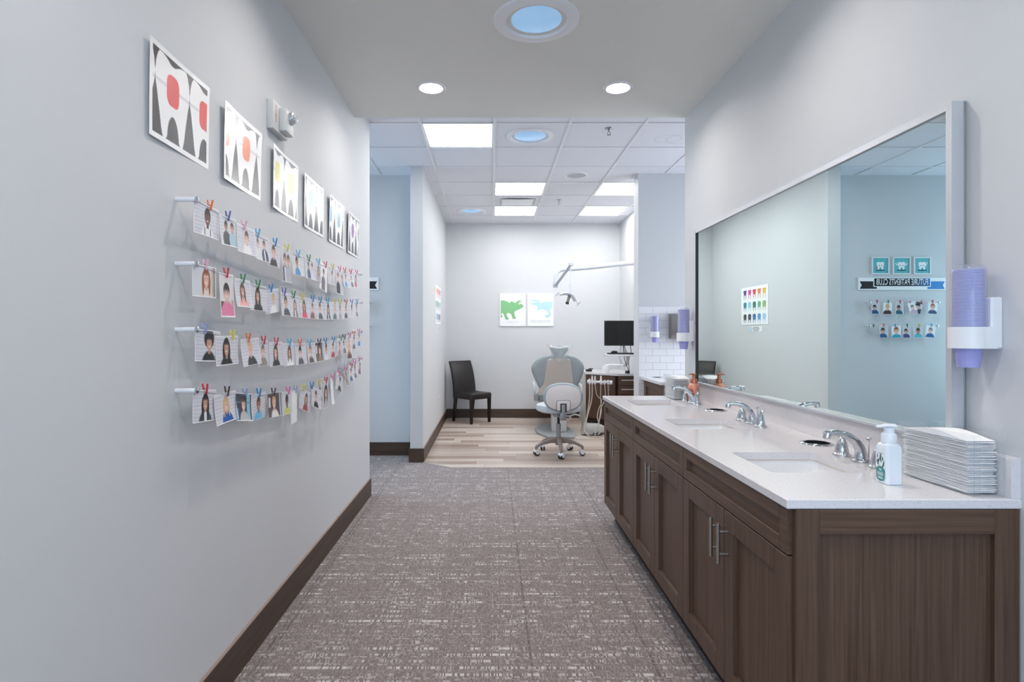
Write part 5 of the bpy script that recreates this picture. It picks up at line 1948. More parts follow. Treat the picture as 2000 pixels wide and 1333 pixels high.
obj('cover_plate', bm, M['white_plastic'], t, smooth=False)
bm = BM()
add_box(bm, (XA + 0.0055, 7.553, 0.395), (XA + 0.008, 7.587, 0.465), 0.003)
obj('socket', bm, M['white_gloss'], t, smooth=False)

# ------------------------------------------------------------------ brown leather side chair, turned three quarters in the corner
t = thing('side_chair', 'dark brown leather side chair in the corner of the bay', 'chair')
bm = BM()
W2, SD = 0.20, 0.42
# seat cushion with a front skirt (front is -y in the chair's own frame)
add_box(bm, (-W2, -SD / 2, 0.350), (W2, SD / 2, 0.440), 0.022, 3)
for v in bm.verts:
    if v.co.z > 0.41:
        v.co.z += 0.012 * max(0, 1 - (v.co.x / W2) ** 2) * max(0, 1 - (v.co.y / (SD / 2)) ** 2)
obj('seat', bm, M['leather'], t, local=True, angle=60)
bm = BM()
n = 10
prof = [(0.350 + 0.53 * k / n, SD / 2 - 0.065 + 0.012 * k / n + 0.11 * (k / n) ** 2.2) for k in range(n + 1)]
rows_ = []
for z_, y_ in prof:
    th_ = 0.075 - 0.018 * (z_ - 0.35) / 0.53
    fl = 1.0 + 0.02 * (z_ - 0.375)
    rows_.append([(-W2 * fl, y_ + 0.012, z_), (-W2 * fl + 0.02, y_, z_), (W2 * fl - 0.02, y_, z_), (W2 * fl, y_ + 0.012, z_), (W2 * fl, y_ + th_ - 0.01, z_), (W2 * fl - 0.02, y_ + th_, z_), (-W2 * fl + 0.02, y_ + th_, z_), (-W2 * fl, y_ + th_ - 0.01, z_)])
V = [[bm.verts.new(p) for p in r_] for r_ in rows_]
for a, b in zip(V[:-1], V[1:]):
    for k in range(8):
        bm.faces.new((a[k], a[(k + 1) % 8], b[(k + 1) % 8], b[k]))
bm.faces.new(V[0][::-1])
cap = [bm.verts.new((x * 0.965, y * 1.0, z + 0.014)) for x, y, z in rows_[-1]]
for k in range(8):
    bm.faces.new((V[-1][k], V[-1][(k + 1) % 8], cap[(k + 1) % 8], cap[k]))
bm.faces.new(cap)
bk = obj('backrest', bm, M['leather'], t, local=True, angle=50)
for sx, sy in ((-1, -1), (1, -1), (-1, 1), (1, 1)):
    bm = BM()
    a = 0.021
    x, y = sx * (W2 - 0.028), sy * (SD / 2 - 0.03)
    kick = 0.05 if sy > 0 else 0.0
    tp = [(x - a, y - a, 0.36), (x + a, y - a, 0.36), (x + a, y + a, 0.36), (x - a, y + a, 0.36)]
    b = 0.015
    bt = [(x - b, y - b + kick, 0.0), (x + b, y - b + kick, 0.0), (x + b, y + b + kick, 0.0), (x - b, y + b + kick, 0.0)]
    T_ = [bm.verts.new(p) for p in tp]
    B_ = [bm.verts.new(p) for p in bt]
    for k in range(4):
        bm.faces.new((T_[k], T_[(k + 1) % 4], B_[(k + 1) % 4], B_[k]))
    bm.faces.new(T_)
    bm.faces.new(B_[::-1])
    obj('leg', bm, M['leg_dark'], t, local=True, smooth=False)
t.location = (-0.275, 8.52, 0.0045)
t.rotation_euler = (0, 0, math.radians(42))

# ------------------------------------------------------------------ dental chair
DX, DY = 0.872, 7.35
t = thing('dental_chair', 'grey dental treatment chair with taupe back shell behind the stool', 'dental chair', (0.86, 7.6, 0.0045))
bm = BM()
add_prism(bm, [(0.592, 7.85), (0.60, 7.50), (0.71, 7.17), (1.04, 7.14), (1.10, 7.46), (1.06, 7.92), (0.92, 8.15), (0.70, 8.12)], lambda u, v, w: (u, v, w), 0.006, 0.03, bev=0.006)
obj('base_plate', bm, M['baseplate'], t, angle=30)
bm = BM()
add_box(bm, (0.795, 7.50, 0.029), (0.868, 7.66, 0.36), 0.012, 2)
add_box(bm, (0.868, 7.46, 0.029), (0.985, 7.72, 0.30), 0.02, 2)
obj('lift_column', bm, M['offwhite'], t, angle=40)
bm = BM()
add_box(bm, (0.70, 7.40, 0.355), (1.05, 8.10, 0.42), 0.02, 2)
obj('seat_frame', bm, M['greymetal'], t, angle=40)
bm = BM()
add_box(bm, (0.60, 7.47, 0.42), (1.14, 8.10, 0.52), 0.035, 3)
obj('seat', bm, M['upholstery'], t, angle=60)
bm = BM()
add_box(bm, (0.67, 8.08, 0.40), (1.07, 8.78, 0.48), 0.035, 3)
obj('leg_rest', bm, M['upholstery'], t, angle=60)
S_ = 7.35 / F / 10.257
cv = lambda x, y: (DX + (x - 740) * S_ * 1.0, CZ - ((670 + y / 10.257) - VY) * 7.35 / F)
half = [(530, 258), (400, 287), (285, 368), (216, 460), (200, 540), (212, 600), (240, 680), (290, 790), (340, 890), (365, 945), (400, 990)]
out = [cv(x, y) for x, y in half] + [cv(1440 - x, y) for x, y in reversed(half)]


def back_map(u, v, w):
    # leans away from the viewer towards the floor; wings curl forward
    lean = 0.10 * (1.03 - v)
    wing = 0.10 * ((u - DX) / 0.33) ** 2
    return (u, DY + lean + wing + w, v)


def bent_pad(bm, L, w0, w1, n=12, puff=0.02):
    """Pad whose left half outline is L (top to bottom) mirrored about DX, thickness w0..w1, rounded rim."""
    fr, bk_ = [], []
    for (x, z) in L:
        hw = DX - x
        rf, rb_ = [], []
        for k in range(n + 1):
            s = -1 + 2 * k / n
            e = (1 - abs(s) ** 4)
            c = (w0 + w1) / 2
            rf.append(bm.verts.new(back_map(DX + s * hw, z, c - (c - w0) * (0.25 + 0.75 * e))))
            rb_.append(bm.verts.new(back_map(DX + s * hw, z, c + (w1 - c) * (0.25 + 0.75 * e))))
        fr.append(rf)
        bk_.append(rb_)
    m_ = len(L)
    for i in range(m_ - 1):
        for k in range(n):
            bm.faces.new((fr[i][k], fr[i + 1][k], fr[i + 1][k + 1], fr[i][k + 1]))
            bm.faces.new((bk_[i][k], bk_[i][k + 1], bk_[i + 1][k + 1], bk_[i + 1][k]))
        bm.faces.new((fr[i][0], bk_[i][0], bk_[i + 1][0], fr[i + 1][0]))
        bm.faces.new((fr[i][n], fr[i + 1][n], bk_[i + 1][n], bk_[i][n]))
    for k in range(n):
        bm.faces.new((fr[0][k], fr[0][k + 1], bk_[0][k + 1], bk_[0][k]))
        bm.faces.new((fr[m_ - 1][k], bk_[m_ - 1][k], bk_[m_ - 1][k + 1], fr[m_ - 1][k + 1]))


bm = BM()
Lh = [cv(x, y) for x, y in [(600, 246), (530, 258), (460, 270), (400, 287), (340, 325), (285, 368), (245, 412), (216, 460), (203, 510), (202, 555), (212, 600), (240, 680), (290, 790), (340, 890), (365, 945)]]
bent_pad(bm, Lh, 0.0, 0.085)
obj('backrest', bm, M['upholstery'], t, angle=60)
bm = BM()
Ls = [cv(x, y) for x, y in [(560, 320), (520, 335), (505, 362), (480, 560), (455, 740), (440, 840), (400, 890), (345, 935), (328, 1035)]]
fw_ = []
n = 10
bent_pad(bm, Ls, -0.028, 0.012)
obj('back_shell', bm, M['taupe'], t, angle=50)
bm = BM()
hz = lambda y: CZ - ((670 + y / 10.257) - VY) * 7.35 / F
Hh = [(575, 92), (572, 130), (590, 165), (615, 200), (640, 235), (655, 258)]
rowsF, rowsB = [], []
for x, y in Hh:
    hw = (752 - x) * S_
    cx_ = DX + (752 - 740) * S_
    for lst, s_ in ((rowsF, -1), (rowsB, 1)):
        r_ = []
        for k in range(9):
            s = -1 + 2 * k / 8
            r_.append(bm.verts.new((cx_ + s * hw, 7.40 + s_ * 0.05 * (1 - 0.7 * abs(s) ** 3), hz(y) - 0.012 * (1 - s * s) * (y < 100))))
        lst.append(r_)
for i in range(len(Hh) - 1):
    for k in range(8):
        bm.faces.new((rowsF[i][k], rowsF[i + 1][k], rowsF[i + 1][k + 1], rowsF[i][k + 1]))
        bm.faces.new((rowsB[i][k], rowsB[i][k + 1], rowsB[i + 1][k + 1], rowsB[i + 1][k]))
    for k in (0, 8):
        q_ = (rowsF[i][k], rowsB[i][k], rowsB[i + 1][k], rowsF[i + 1][k])
        bm.faces.new(q_ if k == 0 else q_[::-1])
for k in range(8):
    bm.faces.new((rowsF[0][k], rowsF[0][k + 1], rowsB[0][k + 1], rowsB[0][k]))
    bm.faces.new((rowsF[-1][k], rowsB[-1][k], rowsB[-1][k + 1], rowsF[-1][k + 1]))
hd = obj('headrest', bm, M['upholstery'], t, angle=60)
# crumpled clear bag over the headrest
bm = BM()
n, m_ = 28, 9
R_ = []
for i in range(m_):
    f_ = i / (m_ - 1)
    z_ = hz(58) + (hz(370) - hz(58)) * f_
    hw = np.interp(f_, [0, .12, .3, .55, .75, 1], [0.155, 0.150, 0.125, 0.10, 0.105, 0.06])
    dp_ = np.interp(f_, [0, .12, .5, .8, 1], [0.045, 0.07, 0.065, 0.055, 0.05])
    r_ = []
    for k in range(n):
        a = 2 * PI * k / n
        j_ = 1 + 0.07 * math.sin(3 * a + 5 * f_) + 0.06 * math.sin(7 * a + 9 * f_)
        r_.append(bm.verts.new((0.880 + hw * j_ * math.cos(a), 7.385 + dp_ * j_ * math.sin(a) - 0.03 * f_, z_ + 0.012 * math.sin(5 * a + i) + 0.012 * (i == 0) * math.cos(2 * a))))
    R_.append(r_)
for a, b in zip(R_[:-1], R_[1:]):
    for k in range(n):
        bm.faces.new((a[k], a[(k + 1) % n], b[(k + 1) % n], b[k]))
obj('plastic_cover', bm, M['film'], t, angle=25, label='crumpled clear plastic headrest cover')
bm = BM()
add_box(bm, (0.860, 7.36, hz(325)), (0.900, 7.42, hz(240)), 0.004)
obj('headrest_bracket', bm, M['white_plastic'], t)
for s in (-1, 1):
    bm = BM()
    x = DX + s * 0.285
    add_tube(bm, bez([(x, 7.50, 0.48), (x + s * 0.015, 7.48, 0.56), (x + s * 0.018, 7.50, 0.62), (x + s * 0.018, 7.58, 0.64), (x + s * 0.01, 7.85, 0.645)], 5), 0.016, 10)
    obj('armrest', bm, M['offwhite'], t)
    bm = BM()
    add_box(bm, (x - 0.03, 7.42, 0.44), (x + 0.03, 7.50, 0.545), 0.01)
    obj('back_hinge', bm, M['greymetal'], t)

# ------------------------------------------------------------------ assistant stool in front of the chair
QX, QY = 0.735, 6.25
t = thing('rolling_stool', 'dental stool with cream oval backrest and five castors', 'stool', (QX, QY, 0.0045))
bm = BM()
add_lathe(bm, [(0, 0.100), (0.034, 0.100), (0.036, 0.11), (0.036, 0.175), (0.03, 0.185), (0, 0.186)], seg=24)
obj('hub', bm, M['stool_base'], t, local=True)
for k in range(5):
    a = -PI / 2 + 2 * PI * k / 5
    d = Vector((math.cos(a), math.sin(a), 0))
    s = Vector((-d.y, d.x, 0))
    bm = BM()
    secs = []
    for f_, zt_, hh_, ww in ((0.03, 0.178, 0.055, 0.026), (0.10, 0.172, 0.045, 0.024), (0.18, 0.150, 0.034, 0.021), (0.245, 0.118, 0.026, 0.018), (0.262, 0.108, 0.05, 0.017), (0.272, 0.098, 0.042, 0.014)):
        c_ = d * f_
        secs.append([bm.verts.new(c_ + s * ww + Vector((0, 0, zt_ - hh_))), bm.verts.new(c_ + s * ww + Vector((0, 0, zt_ - 0.006))), bm.verts.new(c_ + s * ww * 0.6 + Vector((0, 0, zt_))), bm.verts.new(c_ - s * ww * 0.6 + Vector((0, 0, zt_))), bm.verts.new(c_ - s * ww + Vector((0, 0, zt_ - 0.006))), bm.verts.new(c_ - s * ww + Vector((0, 0, zt_ - hh_)))])
    for p_, q_ in zip(secs[:-1], secs[1:]):
        for i in range(6):
            bm.faces.new((p_[i], p_[(i + 1) % 6], q_[(i + 1) % 6], q_[i]))
    bm.faces.new(secs[0])
    bm.faces.new(secs[-1][::-1])
    obj('base_arm', bm, M['stool_base'], t, local=True, angle=40)
    cc = d * 0.258
    ta = a + 0.9 + k
    ax = Vector((math.cos(ta), math.sin(ta), 0))
    bm = BM()
    for sg in (-1, 1):
        add_tube(bm, [cc + ax * (sg * 0.008) + Vector((0, 0, 0.029)), cc + ax * (sg * 0.024) + Vector((0, 0, 0.029))], 0.029, 20)
    cs_ = obj('castor', bm, M['black'], t, local=True, angle=40)
    bm = BM()
    add_tube(bm, [cc + ax * -0.0265 + Vector((0, 0, 0.040)), cc + ax * 0.0265 + Vector((0, 0, 0.040))], 0.026, 18)
    add_tube(bm, [cc + Vector((0, 0, 0.05)), cc + Vector((0, 0, 0.085))], 0.008, 10)
    obj('castor_hood', bm, M['white_plastic'], cs_, local=True, angle=40)
bm = BM()
add_tube(bm, [(0, 0, 0.18), (0, 0, 0.33)], 0.025, 20)
obj('column', bm, M['greymetal'], t, local=True)
bm = BM()
add_tube(bm, [(0, 0, 0.33), (0, 0, 0.425)], 0.014, 16)
obj('gas_lift', bm, M['black'], t, local=True)
bm = BM()
add_box(bm, (-0.07, -0.12, 0.42), (0.07, 0.12, 0.455), 0.008)
add_box(bm, (-0.022, -0.30, 0.425), (0.022, -0.10, 0.440), 0.003)
obj('seat_plate', bm, M['greymetal'], t, local=True)
bm = BM()
add_lathe(bm, [(0, 0.455), (0.20, 0.457), (0.238, 0.475), (0.246, 0.505), (0.236, 0.535), (0.19, 0.550), (0.10, 0.548), (0, 0.545)], (0, 0.03, 0), 40)
obj('seat', bm, M['seatgrey'], t, local=True)
# oval backrest facing away from the viewer
BCX, BCY, BCZ = 0.018, -0.255, 0.642


def oval(ax, az, y0_, y1_, rnd, e=2.5, dome=0.0, seg=48):
    bm = BM()
    rings = []
    for fr_, y_ in ((0.0, y0_ - dome), (0.5, y0_ - dome * 0.75), (0.82, y0_ - dome * 0.25), (1 - rnd, y0_ + 0.004), (1.0, y0_ + (y1_ - y0_) * 0.35), (1.0, y0_ + (y1_ - y0_) * 0.65), (1 - rnd, y1_ - 0.004), (0.7, y1_), (0, y1_)):
        if fr_ == 0:
            rings.append([bm.verts.new((BCX, y_, BCZ))])
            continue
        r_ = []
        for k in range(seg):
            a = 2 * PI * k / seg
            cx_, sx_ = math.cos(a), math.sin(a)
            r_.append(bm.verts.new((BCX + fr_ * ax * math.copysign(abs(cx_) ** (2 / e), cx_), y_ - 0.10 * (fr_ * ax * cx_) ** 2 * 0, BCZ + fr_ * az * math.copysign(abs(sx_) ** (2 / e), sx_))))
        rings.append(r_)
    for a, b in zip(rings[:-1], rings[1:]):
        for k in range(seg):
            k2 = (k + 1) % seg
            if len(a) == 1:
                bm.faces.new((a[0], b[k], b[k2]))
            elif len(b) == 1:
                bm.faces.new((a[k], b[0], a[k2]))
            else:
                bm.faces.new((a[k], b[k], b[k2], a[k2]))
    return bm


obj('backrest_pad', oval(0.203, 0.150, BCY, BCY + 0.075, 0.06, 2.4), M['upholstery'], t, local=True, angle=60)
sh_ = obj('backrest_shell', oval(0.183, 0.130, BCY - 0.012, BCY + 0.002, 0.03, 2.5, 0.014), M['stool_shell'], t, local=True, angle=60)
bm = BM()
yb_ = BCY - 0.024
loopo = rrect(BCX - 0.068, BCX + 0.068, BCZ - 0.135, BCZ - 0.030, 0.016)
add_prism(bm, loopo, lambda u, v, w: (u, w, v), yb_ - 0.006, yb_ + 0.03, bev=0.003)
ol_ = rrect(BCX - 0.0715, BCX + 0.0715, BCZ - 0.138, BCZ - 0.0265, 0.018)
t3 = BM()
add_prism(t3, ol_, lambda u, v, w: (u, w, v), yb_ - 0.0015, yb_ + 0.03)
obj('plate_gap', t3, M['cabin'], t, local=True, smooth=False)
pl_ = obj('mount_plate', bm, M['stool_shell'], t, local=True, angle=40)
bm = BM()
add_box(bm, (BCX - 0.033, yb_ - 0.008, BCZ - 0.150), (BCX + 0.033, yb_ - 0.0055, BCZ - 0.060))
obj('slot', bm, M['cabin'], pl_, local=True, smooth=False)
bm = BM()
add_tube(bm, bez([(BCX, yb_ - 0.014, BCZ - 0.07), (BCX, yb_ - 0.016, BCZ - 0.14), (BCX, yb_ - 0.012, 0.445), (BCX, yb_ + 0.03, 0.425), (BCX, -0.10, 0.430)], 6), 0.02, 12, flat=0.35, up=(0, 1, 0))
add_box(bm, (BCX - 0.032, yb_ - 0.012, 0.405), (BCX + 0.032, yb_ + 0.02, 0.478), 0.004)
obj('back_bar', bm, M['greymetal'], t, local=True, angle=50)
bm = BM()
add_tube(bm, bez([(0.05, -0.16, 0.435), (0.10, -0.18, 0.440), (0.15, -0.18, 0.455), (0.205, -0.175, 0.440)], 5), 0.008, 8)
add_tube(bm, [(0.10, -0.18, 0.44), (0.10, -0.19, 0.405)], 0.009, 8)
obj('lever', bm, M['offwhite'], t, local=True)

# ------------------------------------------------------------------ corner cabinet of the bay with counter
t = thing('bay_cabinet', 'dark wood corner cabinet with white counter behind the dental chair', 'cabinet', (1.7, 8.3, 0.0045))
CP = [(1.350, 8.27), (1.345, 8.905), (1.992, 8.905), (1.992, 7.90), (1.735, 7.90)]
inset_ = lambda d: [(1.350 + d, 8.27 + d * 0.4), (1.345 + d, 8.905), (1.992, 8.905), (1.992, 7.90 + d), (1.735 + d * 0.4, 7.90 + d)]
ZC = 0.76
bm = BM()
add_prism(bm, CP, lambda u, v, w: (u, v, w), ZC - 0.032, ZC, bev=0.002, seg=1)
obj('counter', bm, M['quartz'], t, smooth=False)
bm = BM()
add_prism(bm, inset_(0.045), lambda u, v, w: (u, v, w), 0.006, ZC - 0.033)
obj('carcass', bm, M['cabin'], t, smooth=False)
bm = BM()
add_box(bm, (1.365, 8.30, 0.006), (1.388, 8.90, ZC - 0.033))
obj('side_panel', bm, M['offwhite'], t, smooth=False, label='pale grey side panel')
# angled door between (1.375, 8.28) and (1.735, 7.92)
pa, pb = Vector((1.375, 8.272, 0)), Vector((1.728, 7.915, 0))
dv = (pb - pa).normalized()
nv = Vector((dv.y, -dv.x, 0))
L_ = (pb - pa).length
dm = lambda u, v, w: pa + dv * u - nv * w * -1 + Vector((0, 0, v))
bm = BM()
add_prism(bm, [(0.0, 0.11), (L_ - 0.012, 0.11), (L_ - 0.012, 0.718), (0.0, 0.718)], lambda u, v, w: tuple(dm(u, v, w)), 0.0, 0.018, bev=0.0012, seg=1)
obj('angled_door', bm, M['cabz'], t, smooth=False)
bm = BM()
add_tube(bm, [dm(L_ - 0.09, 0.52, 0.03), dm(L_ - 0.09, 0.64, 0.03)], 0.005, 8)
obj('door_handle', bm, M['nickel'], t)
for i, (za, zb) in enumerate(((0.600, 0.718), (0.472, 0.594), (0.11, 0.466))):
    bm = BM()
    add_box(bm, (1.752, 7.905, za), (1.990, 7.925, zb), 0.0012)
    d_ = obj('drawer', bm, M['cabx'], t, smooth=False)
    bm = BM()
    zh = (0.672, 0.545, 0.415)[i]
    add_box(bm, (1.790, 7.875, zh - 0.006), (1.985, 7.888, zh + 0.006), 0.002)
    for x in (1.82, 1.96):
        add_box(bm, (x - 0.005, 7.886, zh - 0.005), (x + 0.005, 7.907, zh + 0.005))
    obj('handle', bm, M['alu'], d_, smooth=False)

# things on and over that counter
bm = BM()
add_box(bm, (1.385, 8.35, ZC + 0.0005), (1.47, 8.44, ZC + 0.028), 0.008, 2)
add_tube(bm, [(1.40, 8.38, ZC + 0.02), (1.44, 8.39, ZC + 0.034), (1.485, 8.36, ZC + 0.04)], [0.008, 0.012, 0.006], 8)
tag(obj('sensor_dock', bm, M['black']), 'small black device on the corner of the bay counter', 'device')
bm = BM()
add_lathe(bm, [(0, 0.0), (0.032, 0.0), (0.034, 0.01), (0.028, 0.028), (0.012, 0.038), (0, 0.04)], (1.905, 8.02, ZC + 0.0005), 24, sy=1.5)
tag(obj('computer_mouse', bm, M['black']), 'black computer mouse on the bay counter under the monitor', 'mouse')

t = thing('monitor_mount', 'white jointed arm carrying the monitor and keyboard tray', 'monitor mount', (1.60, 8.15, ZC))
bm = BM()
add_lathe(bm, [(0, ZC + 0.0005), (0.048, ZC + 0.0005), (0.048, ZC + 0.07), (0.042, ZC + 0.078), (0.036, ZC + 0.10), (0, ZC + 0.10)], (1.62, 8.12, 0), 24)
obj('base', bm, M['white_gloss'], t)
bm = BM()
add_tube(bm, bez([(1.615, 8.12, ZC + 0.098), (1.70, 8.10, ZC + 0.108), (1.82, 8.04, ZC + 0.104), (1.87, 8.0, ZC + 0.108)], 5), 0.018, 12)
obj('lower_arm', bm, M['white_gloss'], t)
bm = BM()
add_tube(bm, bez([(1.86, 8.0, ZC + 0.11), (1.885, 7.96, ZC + 0.15), (1.885, 7.92, ZC + 0.24), (1.85, 7.90, ZC + 0.30)], 5), 0.026, 12)
add_tube(bm, bez([(1.85, 7.90, ZC + 0.30), (1.80, 7.90, ZC + 0.45), (1.74, 7.84, ZC + 0.56), (1.72, 7.765, ZC + 0.56)], 5), 0.020, 12)
obj('upper_arm', bm, M['offwhite'], t)
bm = BM()
add_box(bm, (1.545, 7.60, 1.012), (1.955, 7.90, 1.036), 0.008, 2)
obj('keyboard_tray', bm, M['white_gloss'], t)
t = thing('monitor', 'black flat computer monitor half behind the partition edge', 'monitor', (1.72, 7.73, 1.15))
bm = BM()
mx0, mx1, mz0, mz1 = 1.522, 1.918, 1.150, 1.487
for lo, hi in (((mx0, 7.700, mz0), (mx1, 7.735, mz0 + 0.017)), ((mx0, 7.700, mz1 - 0.010), (mx1, 7.735, mz1)), ((mx0, 7.700, mz0 + 0.017), (mx0 + 0.010, 7.735, mz1 - 0.010)), ((mx1 - 0.010, 7.700, mz0 + 0.017), (mx1, 7.735, mz1 - 0.010)), ((mx0 + 0.010, 7.712, mz0 + 0.017), (mx1 - 0.010, 7.735, mz1 - 0.010)), ((mx0 + 0.12, 7.735, mz0 + 0.1), (mx1 - 0.12, 7.757, mz1 - 0.1))):
    add_box(bm, lo, hi, 0.002)
obj('housing', bm, M['black'], t, smooth=False)
bm = BM()
add_box(bm, (mx0 + 0.0105, 7.704, mz0 + 0.0175), (mx1 - 0.0105, 7.7118, mz1 - 0.0105))
obj('screen', bm, M['screen'], t, smooth=False)
t = thing('keyboard', 'black keyboard on the white tray under the monitor', 'keyboard', (1.76, 7.72, 1.036))
bm = BM()
add_box(bm, (1.56, 7.615, 1.0365), (1.945, 7.765, 1.050), 0.004)
obj('case', bm, M['black'], t)
bm = BM()
for r in range(5):
    for k in range(18):
        x, y = 1.572 + k * 0.0204, 7.625 + r * 0.027
        add_box(bm, (x, y, 1.0495), (x + 0.0165, y + 0.022, 1.056))
obj('keys', bm, M['black'], t, smooth=False)['kind'] = 'stuff'
bm = BM()
add_lathe(bm, [(0, 0), (0.028, 0), (0.03, 0.008), (0.024, 0.022), (0, 0.032)], (1.645, 7.665, 1.0565), 20, sx=1.5)
tag(obj('computer_mouse', bm, M['black']), 'black mouse resting on the keyboard tray', 'mouse')
for i, (pts, lab) in enumerate((([(1.80, 7.75, 1.16), (1.79, 7.76, 1.10), (1.84, 7.90, 0.95), (1.915, 8.0, 0.80), (1.93, 8.02, 0.766)], 'dark cable dropping from the monitor to the counter'),
                                ([(1.88, 7.75, 1.16), (1.90, 7.80, 1.05), (1.915, 7.98, 0.95), (1.935, 8.05, 0.766)], 'second dark cable beside the partition edge'),
                                ([(1.755, 7.75, 1.16), (1.757, 7.80, 1.08), (1.76, 7.91, 1.0), (1.83, 8.03, 0.90), (1.90, 8.06, 0.766)], 'thin grey cable hanging behind the keyboard tray'))):
    bm = BM()
    add_tube(bm, bez(pts, 6), 0.0045 if i < 2 else 0.003, 6)
    tag(obj('cable', bm, M['black'] if i < 2 else M['steel_gray']), lab, 'cable')

# ------------------------------------------------------------------ overhead dental lamp
t = thing('dental_lamp', 'white overhead dental lamp on a long jointed arm', 'lamp', (XFR, 7.7, 2.2))
bm = BM()
add_tube(bm, bez([(XFR - 0.002, 7.70, 2.268), (1.75, 7.68, 2.247), (1.30, 7.65, 2.195), (1.00, 7.62, 2.170), (0.925, 7.61, 2.160), (0.872, 7.60, 2.120), (0.858, 7.60, 2.05), (0.853, 7.60, 1.965)], 7), 0.031, 16)
obj('main_arm', bm, M['lamp_white'], t, angle=60)
bm = BM()
add_lathe(bm, [(0, 0), (0.07, 0), (0.07, -0.02), (0.05, -0.04), (0, -0.045)], (XFR - 0.001, 7.70, 2.268), 24, axis='x')
obj('wall_mount', bm, M['lamp_white'], t)
bm = BM()
add_lathe(bm, [(0, -0.035), (0.034, -0.03), (0.034, 0.01), (0, 0.015)], (0.853, 7.60, 1.955), 20)
add_tube(bm, [(0.856, 7.575, 1.955), (1.020, 7.30, 2.195)], [0.022, 0.024], 12, flat=0.7)
obj('spring_arm', bm, mat('arm_grey', (190, 194, 204), 0.35, 0.1), t)
bm = BM()
add_lathe(bm, [(0, -0.03), (0.035, -0.025), (0.038, 0.01), (0.02, 0.032), (0, 0.034)], (1.018, 7.30, 2.205), 20)
obj('elbow', bm, M['lamp_white'], t)
LXc, LYc = 0.992, 7.30
bm = BM()
add_tube(bm, [(1.012, 7.30, 2.19), (1.008, 7.30, 1.93)], 0.006, 8)
add_tube(bm, [(1.008, 7.30, 1.93), (1.005, 7.30, 1.835)], 0.018, 14)
obj('drop_rod', bm, M['lamp_white'], t)
hd_ = BM()
# curved reflector shell, tilted, open below
Rm = Matrix.Rotation(math.radians(24), 3, 'Y')
ctr = Vector((0.995, 7.30, 1.80))
for inner in (0, 1):
    rr_ = 0.132 - 0.022 * inner
    grid_ = []
    for i in range(9):
        a = math.radians(-62 + 124 * i / 8)
        row_ = []
        for k in range(7):
            y_ = (-1 + 2 * k / 6)
            ed = 1 - 0.10 * y_ * y_
            row_.append(hd_.verts.new(ctr + Rm @ Vector((rr_ * math.sin(a) * ed, y_ * (0.088 - 0.012 * inner), rr_ * 0.80 * math.cos(a) * ed - 0.082))))
        grid_.append(row_)
    for i in range(8):
        for k in range(6):
            q_ = (grid_[i][k], grid_[i + 1][k], grid_[i + 1][k + 1], grid_[i][k + 1])
            hd_.faces.new(q_ if inner == 0 else q_[::-1])
    if inner == 0:
        g0 = grid_
for i in range(8):
    for k in (0, 6):
        hd_.faces.new((g0[i][k], g0[i + 1][k], grid_[i + 1][k], grid_[i][k]))
for k in range(6):
    for i in (0, 8):
        hd_.faces.new((g0[i][k], g0[i][k + 1], grid_[i][k + 1], grid_[i][k]))
obj('lamp_head', hd_, M['lamp_white'], t, angle=50)
bm = BM()
dn = Rm @ Vector((0, 0, -1))
p0 = ctr + Rm @ Vector((0.0, -0.02, 0.005))
add_tube(bm, [p0, p0 + Vector((-0.012, -0.01, -0.04)), p0 + Vector((-0.03, -0.015, -0.095))], [0.015, 0.018, 0.016], 12)
add_tube(bm, [p0 + Vector((-0.03, -0.015, -0.095)), p0 + Vector((-0.037, -0.017, -0.118))], 0.022, 12, mi=1)
obj('bulb_shield', bm, [M['steel_gray'], M['black']], t)
for s in (-1, 1):
    bm = BM()
    e_ = ctr + Rm @ Vector((s * 0.115, -0.01, -0.045))
    o_ = e_ + Rm @ Vector((s * 0.035, -0.01, -0.012))
    add_tube(bm, [e_, o_], 0.004, 8)
    add_tube(bm, [o_ + Vector((-0.022, 0, -0.024)), o_ + Vector((0.026, 0, 0.028))], 0.005, 8)
    obj('side_handle', bm, M['greymetal'], t)
bm = BM()
for i in range(6):
    x = -0.02 + 0.014 * i
    c_ = ctr + Rm @ Vector((x, -0.060, 0.020 - 1.2 * x * x))
    add_tube(bm, [c_, c_ + Rm @ Vector((0.004, -0.004, -0.016))], 0.003, 6)
obj('cooling_slots', bm, M['steel_gray'], t)['kind'] = 'stuff'

# ------------------------------------------------------------------ instrument holder with hoses, and the floor box
t = thing('instrument_holder', 'white bar of dental handpieces with hanging beige hoses', 'instrument holder', (1.43, 7.6, 0.68))
bm = BM()
HZ, HY = 0.678, 7.60
add_tube(bm, [(1.29, HY, HZ), (1.57, HY, HZ - 0.012)], 0.015, 12)
add_tube(bm, [(1.57, HY, HZ - 0.012), (1.60, HY, HZ - 0.013)], 0.027, 14)
add_tube(bm, [(1.275, HY, HZ), (1.29, HY, HZ)], 0.022, 14)
add_tube(bm, bez([(1.50, HY, HZ - 0.01), (1.52, 7.72, HZ - 0.03), (1.53, 7.90, HZ - 0.05), (1.55, 8.085, HZ - 0.05)], 5), 0.014, 10)
obj('bar', bm, M['white_plastic'], t)
HOSE = [(1.300, 0.02), (1.335, 0.06), (1.372, 0.055), (1.450, 0.058), (1.500, 0.0), (1.545, 0.0)]
for i, (x, up_) in enumerate(HOSE):
    bm = BM()
    add_tube(bm, [(x, HY - 0.02, HZ - 0.035), (x, HY - 0.02, HZ + 0.012), (x, HY - 0.02, HZ + 0.02 + up_)], [0.011, 0.013, 0.009], 10)
    add_lathe(bm, [(0.012, -0.016), (0.019, -0.014), (0.019, 0.014), (0.012, 0.016)], (x, HY - 0.02, HZ), 14)
    obj('handpiece', bm, M['white_plastic'], t)
